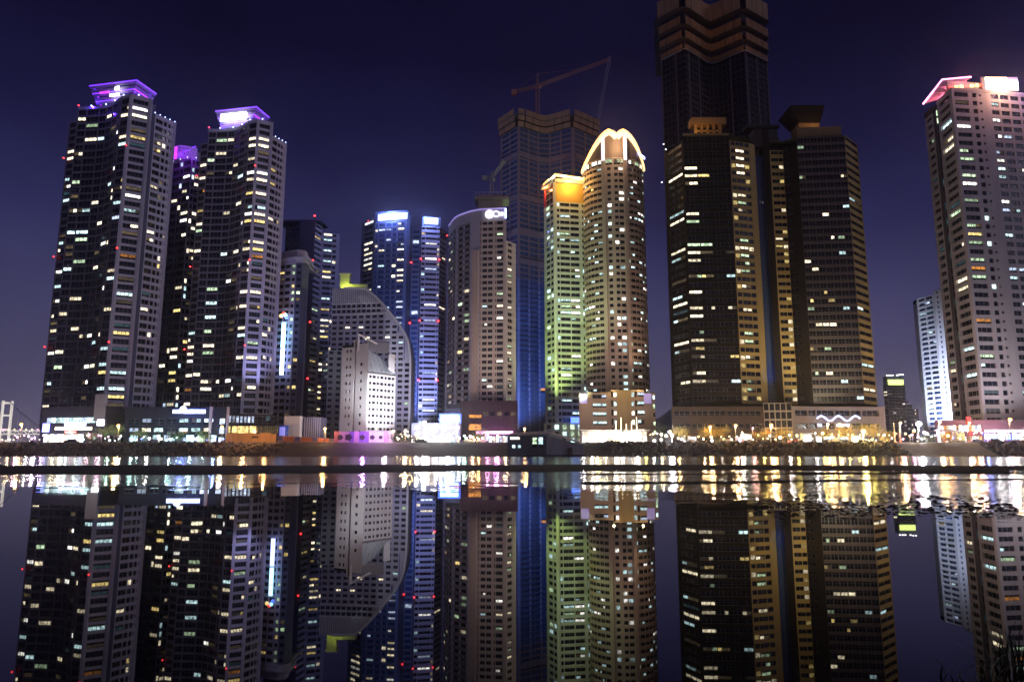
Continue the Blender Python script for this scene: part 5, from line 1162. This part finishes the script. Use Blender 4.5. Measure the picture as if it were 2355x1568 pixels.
def slab(name, pts, th, m):
    b = MB(); up = [Vector(p)+Vector((0, 0, th)) for p in pts]; b.poly(list(reversed([Vector(p) for p in pts]))); b.poly(up)
    for k in range(len(pts)): b.quad(pts[k], pts[(k+1) % len(pts)], up[(k+1) % len(pts)], up[k])
    b.build(name, m, B.root)
slab('roof', [(A.x-.6, A.y-.7, hz(1003)), (m1.x+.8, m1.y-.7, hz(1000)), (m1.x+1.4, m1.y+7, hz(991)), (A.x+1.5, A.y+7, hz(996))], .35, RF)
slab('roof', [(m1.x+.8, m1.y-.8, hz(999)), (E.x+.5, E.y-.8, hz(1023)), (E.x+1, E.y+7, hz(1020)), (m1.x+1.4, m1.y+7, hz(992))], .35, RF)
p = PT(1262, 1000, 229); B.box('roof_hatch', (p.x, p.y, hz(994)), (2.0, 2, 1.8), 0, M_('pale_hatch', (.5, .5, .5), .6))
def hw(x, y, w, h, key, d=225.6):
    p = PT(x, y, d); o_ = bpy.data.objects.new('window', unit_window((key,)*2 if w > 1.2 else (key,), FR)); o_.location = (p.x, d, ZY(y, d)); o_.scale = (w, 1, h); link(o_, B.root)
hw(1184, 1009, 3.0, 1.3, 'W'); hw(1212, 1008, .8, .8, 'W')
for x in (1181, 1194, 1207): hw(x, 1026, .9, 1.0, 'c')
hw(1229, 1018, 1.3, 3.6, 'g', 224.9); hw(1243, 1018, 1.3, 3.8, 'c', 224.8)
p = PT(1310, 1033, 225.4); B.box('door', (p.x, p.y, 1.5), (1.5, .2, 2.2), 0, M_('maroon_door', (.10, .03, .03), .6))
B.solid('plinth', [A+Vector((-.8, -.8)), m1+Vector((0, -1)), E+Vector((.8, -.8)), E+Vector((.8, 8)), A+Vector((-.8, 8))], -.5, .45, M_('dark_plinth', (.07, .06, .07), .8))
B.finish()

# suspension bridge far away on the left
r = thing('suspension_bridge', 'far white suspension bridge with lit tower at the left edge', 'bridge', (*PT(8, 990, 2000), 0))
Db = 2000; BW = M_('glowing_bridge_paint', (.75, .74, .72), .6, em=(1, .92, .8), es=.9); zd = ZY(994, Db); ztop = ZY(921, Db)  # emission put into the paint so the bridge looks lit
p = PT(9, 960, Db)
b = MB()
for dx, dy in ((-9, 0), (9, 18)):
    b.box((p.x+dx*.7, p.y+dy, ztop/2), (4.6, 5, ztop))
for zz in (ztop-6, ztop*.72, zd+8): b.box((p.x, p.y+9, zz), (14, 4, 4.5))
b.build('bridge_tower', BW, r)
b = MB()
for i in range(44):
    x = p.x-360+i*20; b.box((x, p.y, zd+5), (19.4, 3, 2.2)); b.box((x, p.y, zd-5), (19.4, 3, 2.2)); b.tube([(x-10, p.y-1.6, zd-5), (x, p.y-1.6, zd+5), (x+10, p.y-1.6, zd-5)], .9, 4)
b.build('deck_truss', BW, r)
e_ = P3(98, 985, Db); cab = []
for i in range(21): f = i/20; cab.append((p.x+9+(e_.x-p.x-9)*f, p.y, ztop+(e_.z-ztop)*(f*1.25-.25*f*f)))
b = MB(); b.tube(cab, 1.3, 5); b.tube([(2*p.x-x, y, z) for x, y, z in cab], 1.3, 5); b.build('main_cable', M_('bridge_cable', (.55, .55, .6), .6), r)
b = MB()
for i in range(2, 20, 2): b.tube([cab[i], (cab[i][0], cab[i][1], zd+6)], .35, 3)
b.build('hangers', M_('bridge_cable', (.55, .55, .6)), r)
for i in range(16):
    b = MB(); b.ball((p.x-60+i*16, p.y-5, zd+8), 2.0, 0, 6, 4); b.build('deck_lamp', L_PNK if i % 3 == 1 else L_WARM, r)

# ---------------------------------------------------- street lamps, trees, cars, booths
PO = M_('lamp_post_paint', (.12, .11, .11), .5)
def street_lamp(label, x, y, D, col, m, power, r0=.34, group='street lamps along the quay'):
    q = P3(x, y, D); r = thing('street_lamp', label, 'street lamp', (q.x, q.y, GZ), group)
    b = MB(); b.tube([(q.x, q.y+.5, GZ), (q.x, q.y+.5, q.z-.4), (q.x, q.y+.25, q.z+.1)], .11, 6, r1=.07); b.box((q.x, q.y+.5, GZ+.25), (.4, .4, .5)); b.build('post', PO, r)
    b = MB(); b.ball(q, r0, 0, 10, 7, .85); b.build('globe', m, r)
    b = MB(); b.tube([(q.x, q.y, q.z+r0*.8), (q.x, q.y, q.z+r0*1.1)], r0*.9, 8, r1=r0*.3); b.build('hood', PO, r)
    lamp('POINT', 'lamp_light', (q.x, q.y-.1, q.z-r0-.3), col, power*3.0, r, size=.35)
WA = (1, .56, .2)
for lab, x, y, D, col, m, pw, r0 in (
    ('amber street lamp in front of the suspension bridge', 49, 975, 246, WA, L_ORA, 900, .5), ('amber street lamp between the dark podium and the glazed mall', 272, 978, 246, WA, L_ORA, 900, .5),
    ('amber street lamp left of the orange hoarding', 510, 981, 246, WA, L_ORA, 1200, .5), ('amber street lamp before the pale teal block', 747, 985, 244, WA, L_ORA, 900, .45),
    ('first amber lamp at the foot of the white hotel', 902, 992, 247, WA, L_WARM, 1500, .5), ('second amber lamp, right of the white hotel', 932, 990, 248, WA, L_WARM, 1500, .5),
    ('tall white mast lamp blazing before the market hall', 976, 972, 250, (1, .95, .9), L_WHT, 3500, .8), ('amber lamp above the quay house roof', 1206, 985, 262, WA, L_ORA, 900, .45),
    ('white lamp by the corner of the dark tower', 1545, 1000, 244, (.95, .9, 1), L_WHT, 2400, .55), ('amber lamp over the first yellow-lit tree', 1633, 981, 244, WA, L_ORA, 1500, .5),
    ('tall amber lamp left of the lattice podium bay', 1691, 978, 244, WA, L_ORA, 1300, .5), ('low white lamp beside the tall amber lamp', 1706, 994, 245, (1, .95, .8), L_WARM, 500, .32),
    ('amber lamp in front of the lattice podium bay', 1773, 977, 244, WA, L_ORA, 1700, .55), ('small pink lamp between two tall amber lamps', 1731, 984, 248, (1, .5, .4), L_PNK, 300, .3),
    ('amber lamp left of the neon scroll', 1903, 975, 252, WA, L_WARM, 1100, .45), ('amber lamp right of the neon scroll', 1930, 975, 252, WA, L_WARM, 1100, .45),
    ('brightest yellow lamp inside the golden trees', 1985, 991, 243, (1, .72, .2), L_YEL, 4200, .75), ('amber lamp over the red and white poles', 2070, 972, 250, (1, .6, .25), L_ORA, 1000, .45),
    ('blazing white lamp before the pale apartment slab', 2112, 974, 250, (.92, .95, 1), L_WHT, 6000, .95), ('amber lamp before the pink-crowned tower corner', 2160, 970, 250, WA, L_WARM, 1500, .5),
    ('amber lamp near the red pylon', 2228, 972, 252, WA, L_ORA, 1200, .45), ('amber lamp near the right edge', 2322, 964, 252, WA, L_ORA, 1500, .6)):
    street_lamp(lab, x, y, D, col, m, pw, r0)
for k, x in enumerate((2056, 2068)):
    r = thing('striped_pole', ('left' if k == 0 else 'right')+' one of the two red and white harbour poles', 'pole', (*PT(x, 990, 244), GZ)); p = PT(x, 990, 244)
    for i in range(6): b = MB(); b.tube([(p.x, p.y, GZ+i*1.15), (p.x, p.y, GZ+(i+1)*1.15)], .2, 8); b.build('stripe', L_RED if i % 2 == 0 and i < 3 else M_('pole_white', (.7, .68, .66), .5), r)

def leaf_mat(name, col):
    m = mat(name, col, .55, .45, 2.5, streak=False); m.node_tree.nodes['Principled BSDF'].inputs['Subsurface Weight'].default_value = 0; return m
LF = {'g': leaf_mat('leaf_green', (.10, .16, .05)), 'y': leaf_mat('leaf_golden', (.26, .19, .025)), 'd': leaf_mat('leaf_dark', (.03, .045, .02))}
BARK = M_('bark', (.07, .05, .04), .9)
def tree(label, x, D, h, w, kind, seed):
    R = random.Random(seed); p = PT(x, 1015, D); r = thing('shore_tree', label, 'tree', (p.x, p.y, GZ), 'small trees along the quay')
    b = MB(); b.tube([(p.x, p.y, GZ), (p.x+.1, p.y, GZ+h*.3), (p.x+.05, p.y+.1, GZ+h*.62)], .17, 6, r1=.07)
    cl = []
    for k in range(9):
        a_ = k*2.4+R.random(); rr_ = w*R.uniform(.2, .5); z_ = h*R.uniform(.42, .92); q = Vector((p.x+cos(a_)*rr_, p.y+sin(a_)*rr_, GZ+z_)); cl.append(q)
        b.tube([(p.x+.05, p.y, GZ+h*(.28+.02*k)), ((p.x+q.x)/2, (p.y+q.y)/2, GZ+z_*.72), tuple(q)], .06, 4, r1=.02)
    b.build('trunk', BARK, r)
    c = MB()
    for k in range(900):
        q = cl[R.randrange(9)]; s_ = w*.17; v = q+Vector((R.gauss(0, s_), R.gauss(0, s_), R.gauss(0, s_*.75))); sz = R.uniform(.10, .22)
        u = Vector((R.gauss(0, 1), R.gauss(0, 1), R.gauss(0, 1))).normalized(); t_ = u.cross(Vector((R.gauss(0, 1), R.gauss(0, 1), R.gauss(0, 1)))).normalized()
        c.quad(v-u*sz, v+t_*sz*.6, v+u*sz, v-t_*sz*.6)
    c.build('crown', LF[kind], r)
for i, (lab, x, D, h, w, k) in enumerate((
    ('green-lit tree at the right corner of the dark podium', 232, 250, 5.2, 4.2, 'g'), ('taller green-lit tree nearest the mall corner', 262, 252, 6.0, 4.6, 'g'), ('low green bush before the dark podium', 205, 247, 3.2, 3.6, 'g'),
    ('green tree before the first mall windows', 320, 252, 4.6, 4.4, 'g'), ('green tree under the blue rooftop sign', 405, 252, 4.2, 4.0, 'g'), ('teal-lit tree near the right end of the mall', 468, 252, 4.4, 4.0, 'g'),
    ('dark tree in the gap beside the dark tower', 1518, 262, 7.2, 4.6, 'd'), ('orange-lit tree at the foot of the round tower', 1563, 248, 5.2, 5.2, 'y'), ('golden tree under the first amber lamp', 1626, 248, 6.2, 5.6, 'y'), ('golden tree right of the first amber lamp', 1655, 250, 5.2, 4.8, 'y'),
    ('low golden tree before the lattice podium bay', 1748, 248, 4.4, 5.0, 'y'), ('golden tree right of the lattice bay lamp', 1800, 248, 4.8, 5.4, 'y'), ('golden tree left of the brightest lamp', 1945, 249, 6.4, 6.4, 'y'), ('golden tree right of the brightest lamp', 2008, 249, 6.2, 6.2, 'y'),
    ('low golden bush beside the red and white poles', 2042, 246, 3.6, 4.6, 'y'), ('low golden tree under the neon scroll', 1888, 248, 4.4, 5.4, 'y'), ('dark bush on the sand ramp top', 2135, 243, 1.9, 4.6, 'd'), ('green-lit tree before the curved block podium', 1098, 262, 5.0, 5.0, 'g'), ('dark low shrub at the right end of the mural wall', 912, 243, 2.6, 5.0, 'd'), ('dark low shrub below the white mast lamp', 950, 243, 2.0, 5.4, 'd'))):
    tree(lab, x, D, h, w, k, 50+i)

def car_meshes():
    b = MB()
    prof = [(-2.2, .35), (-2.2, .78), (-1.9, .92), (-1.25, .98), (-.75, 1.45), (.75, 1.48), (1.35, 1.0), (2.05, .85), (2.2, .6), (2.2, .35)]
    for s_ in (-1, 1):
        pts = [(x, s_*(.86 if z < 1.1 else .70), z) for x, z in prof]; b.poly(pts if s_ < 0 else list(reversed(pts)))
    for (x0, z0_), (x1, z1_) in zip(prof, prof[1:]+prof[:1]):
        y0 = .86 if z0_ < 1.1 else .70; y1 = .86 if z1_ < 1.1 else .70; b.quad((x0, y0, z0_), (x1, y1, z1_), (x1, -y1, z1_), (x0, -y0, z0_))
    g = MB(); g.quad((-1.15, -.83, 1.0), (1.2, -.83, 1.0), (.7, -.735, 1.4), (-.72, -.735, 1.4)); g.quad((1.36, -.7, 1.02), (1.36, .7, 1.02), (.82, .62, 1.44), (.82, -.62, 1.44)); g.quad((-1.26, .7, 1.02), (-1.26, -.7, 1.02), (-.8, -.62, 1.42), (-.8, .62, 1.42))
    wv = [(.33*cos(k*pi/6), .33*sin(k*pi/6)) for k in range(12)]; w_ = MB(); w_.poly([(x, -.1, z) for x, z in wv]); w_.poly([(x, .1, z) for x, z in reversed(wv)])
    for k in range(12): a_, c_ = wv[k], wv[(k+1) % 12]; w_.quad((a_[0], -.1, a_[1]), (a_[0], .1, a_[1]), (c_[0], .1, c_[1]), (c_[0], -.1, c_[1]))
    h = MB(); h.box((0, 0, 0), (.08, .34, .18))
    return b, g, w_, h
cb, cg, cw_, ch = car_meshes(); CP = {k: M_('car_paint_'+k, c, .3, .05, spec=.6) for k, c in dict(white=(.6, .6, .6), black=(.02, .02, .022), silver=(.32, .32, .34), red=(.35, .03, .03)).items()}
cgm = cg.mesh('car_glass', LIT['.']); cwm = cw_.mesh('wheel', M_('tyre', (.02, .02, .02), .9)); chm = ch.mesh('headlight', L_WARM); ctm = ch.mesh('tail_light', L_RED); cbm = {k: cb.mesh('car_body', CP[k]) for k in CP}
for lab, x, D, k, an in (('white car parked by the white lamp beside the dark tower', 1588, 245, 'white', .1), ('black car parked below the first golden tree', 1608, 246, 'black', 0), ('silver car parked right of the golden trees', 1672, 245, 'silver', .1), ('white car left of the lattice bay lamp', 1722, 245, 'white', 0),
        ('red car right of the lattice bay lamp', 1828, 245, 'red', .2), ('white car below the neon scroll', 1918, 245, 'white', 0), ('black car parked on top of the sand ramp at the right edge', 2288, 241.6, 'black', .15), ('white car left of the red pylon', 2190, 245, 'white', 0), ('silver car right of the red pylon', 2245, 245, 'silver', 0),
        ('black car at the foot of the market hall', 968, 246, 'black', .1), ('silver car before the plum podium', 1075, 246, 'silver', 0), ('white car before the plum podium', 1110, 246, 'white', 0), ('black car in front of the dark podium shops', 165, 245, 'black', 0), ('silver car before the glazed mall', 352, 246, 'silver', 0)):
    p = PT(x, 1015, D); r = thing('parked_car', lab, 'car', (p.x, p.y, GZ), 'cars parked along the quay'); r.rotation_euler = (0, 0, an)
    def sub(nm, me, loc=(0, 0, 0)): o_ = bpy.data.objects.new(nm, me); C.objects.link(o_); o_.parent = r; o_.location = loc
    sub('body', cbm[k]); sub('glass', cgm)
    for wx in (-1.35, 1.35):
        for wy in (-.8, .8): sub('wheel', cwm, (wx, wy, .33))
    for wy in (-.6, .6): sub('headlight', chm, (2.2, wy, .66)); sub('tail_light', ctm, (-2.2, wy, .74))
def booth(lab, x, D, w, h, m):
    p = PT(x, 1012, D); r = thing('lit_booth', lab, 'booth', (p.x, p.y, GZ), 'lit booths on the quay')
    b = MB(); b.box((p.x, p.y, GZ+h/2), (w, 2, h)); b.build('body', STEEL, r); b = MB(); b.box((p.x, p.y-1.05, GZ+h*.55), (w*.86, .12, h*.7)); b.build('lit_front', m, r)
    b = MB(); b.prism([Vector((p.x-w*.6, p.y-1.6)), Vector((p.x+w*.6, p.y-1.6)), Vector((p.x+w*.6, p.y+1.2)), Vector((p.x-w*.6, p.y+1.2))], GZ+h, GZ+h+.2, bottom=True); b.build('roof', STEEL, r)
DW = lamp_mat('cool_booth_light', (.8, .95, 1), 1.6)
for lab, x, w, h, m in (('pale teal lit booth left of the golden trees', 1622-30, 2.2, 2.2, DW), ('white lit booth under the small pink lamp', 1717, 2.8, 3.0, DW), ('narrow violet booth beside the white lit booth', 1698, 1.6, 2.0, lamp_mat('violet_booth_light', (.6, .5, 1), 1.1)), ('white lit booth right of the lattice bay', 1853, 3.0, 3.2, DW), ('smaller teal lit booth farther right', 1880, 2.0, 2.4, DW), ('warm lit booth under the golden trees', 1962, 2.4, 2.2, L_WARM), ('orange lit booth below the red pylon', 2205, 3.0, 4.2, LIT['y']), ('deep orange booth before the tower corner', 2172, 4.0, 4.4, LIT['o'])):
    booth(lab, x, 247, w, h, m)

# glowing bollards added to boost the light along the promenade edge
BOL = {'warm': (L_WARM, (1, .7, .35)), 'white': (L_WHT, (1, .97, .95)), 'amber': (L_ORA, (1, .5, .15)), 'golden': (L_YEL, (1, .7, .15)), 'blue': (L_BLU, (.2, .3, 1)), 'pink': (L_PNK, (1, .4, .7)), 'mint': (lamp_mat('mint_light', (.5, 1, .8), 3), (.5, 1, .8))}
R = random.Random(77)
ORD = 'first second third fourth fifth sixth seventh eighth ninth tenth eleventh twelfth thirteenth fourteenth fifteenth sixteenth seventeenth eighteenth nineteenth twentieth twenty-first twenty-second twenty-third twenty-fourth twenty-fifth twenty-sixth'.split()
def bollards(x0, x1, n, cols, where, dmin=243, dmax=262, hmax=2.6):
    cnt = {}
    for k in range(n):
        x = x0+(x1-x0)*(k+R.random())/n; D = R.uniform(dmin, dmax); c_ = R.choice(cols); o_ = ORD[cnt.get(c_, 0)]; cnt[c_] = cnt.get(c_, 0)+1; m_, col = BOL[c_]; p = PT(x, 1012, D); h = R.uniform(.7, hmax); r0 = R.choice((.2, .26, .34, .5)) if x > 880 else R.choice((.18, .22, .3, .4))
        r = thing('added_bollard_lamp', o_+' '+c_+' added bollard lamp from the left '+where, 'lamp', (p.x, p.y, GZ), c_+' added bollard lamps '+where)
        b = MB(); b.tube([(p.x, p.y, GZ), (p.x, p.y, GZ+h)], .07, 5); b.build('stem', PO, r); b = MB(); b.ball((p.x, p.y, GZ+h+r0*.9), r0, 0, 8, 5); b.build('globe', m_, r)
        if k % 3 == 0: lamp('POINT', 'added_bollard_light', (p.x, p.y-r0-.3, GZ+h+r0), col, R.uniform(500, 1400), r, size=.3)
bollards(0, 92, 14, ('warm', 'white', 'pink'), 'left of the dark podium')
bollards(100, 285, 22, ('white', 'warm', 'pink', 'mint'), 'in front of the dark podium')
bollards(290, 515, 14, ('mint', 'white', 'blue'), 'in front of the glazed mall', hmax=1.8)
bollards(900, 1060, 34, ('white', 'warm', 'amber', 'white'), 'in front of the market hall', hmax=4)
bollards(1062, 1165, 16, ('pink', 'warm', 'amber', 'mint'), 'in front of the plum podium')
bollards(1335, 1545, 34, ('white', 'warm', 'golden', 'white'), 'in front of the round tower', hmax=3.5)
bollards(1550, 1830, 26, ('golden', 'amber', 'white', 'warm'), 'below the lattice podium bay')
bollards(1832, 2060, 36, ('golden', 'amber', 'golden', 'white'), 'among the golden trees', hmax=3.2)
bollards(2075, 2354, 40, ('white', 'pink', 'amber', 'white', 'blue'), 'below the pink-crowned tower', hmax=4)

# weeds standing in the pool at the lower right, close to the lens
def weed(label, x, y, n, h, seed):
    R = random.Random(seed); D = H/(-T(y)); p = PT(x, y, D); rt_ = thing('water_weed', label, 'weed', (p.x, p.y, 0), 'weeds in the near pool')
    for k in range(n):
        b = MB()
        a_ = R.uniform(0, 6.28); l_ = h*R.uniform(.5, 1.1); bx, by = p.x+R.gauss(0, .05), p.y+R.gauss(0, .05); ln = R.uniform(.2, .9)*l_; pr = None; w_ = R.uniform(.003, .007)
        for i in range(6):
            f = i/5; c_ = Vector((bx+cos(a_)*ln*f*f, by+sin(a_)*ln*f*f, -.03+l_*f*(1-.35*f))); ww = w_*(1-f)+.0006; s_ = Vector((-sin(a_), cos(a_), 0))*ww
            if pr: b.quad(pr[0], pr[1], c_+s_, c_-s_)
            pr = (c_-s_, c_+s_)
        b.build('blade', leaf_mat('weed_green', (.07, .09, .03)), rt_)
weed('bushy tuft of weed at the lower right corner of the pool', 2330, 1530, 38, .32, 1); weed('thin tuft of weed left of the corner tuft', 2268, 1545, 14, .22, 2); weed('small weed sprig lowest near the bottom edge', 2215, 1562, 12, .14, 3)

# ---------------------------------------------------- the night air that softens far lights
hb = MB(); hb.box((0, 1450, 174.5), (5000, 3100, 353))
hm = bpy.data.materials.new('night_haze'); hm.use_nodes = True; hn = hm.node_tree; hn.nodes.clear()
ho = hn.nodes.new('ShaderNodeOutputMaterial'); hv = hn.nodes.new('ShaderNodeVolumePrincipled'); hv.inputs['Color'].default_value = (.86, .86, .95, 1)
hv.inputs['Density'].default_value = 0.00016; hv.inputs['Anisotropy'].default_value = .9; hn.links.new(hv.outputs[0], ho.inputs['Volume'])
hz_ = hb.build('haze', hm); tag(hz_, 'thin night haze over the bay and the towers', 'haze', kind='stuff')
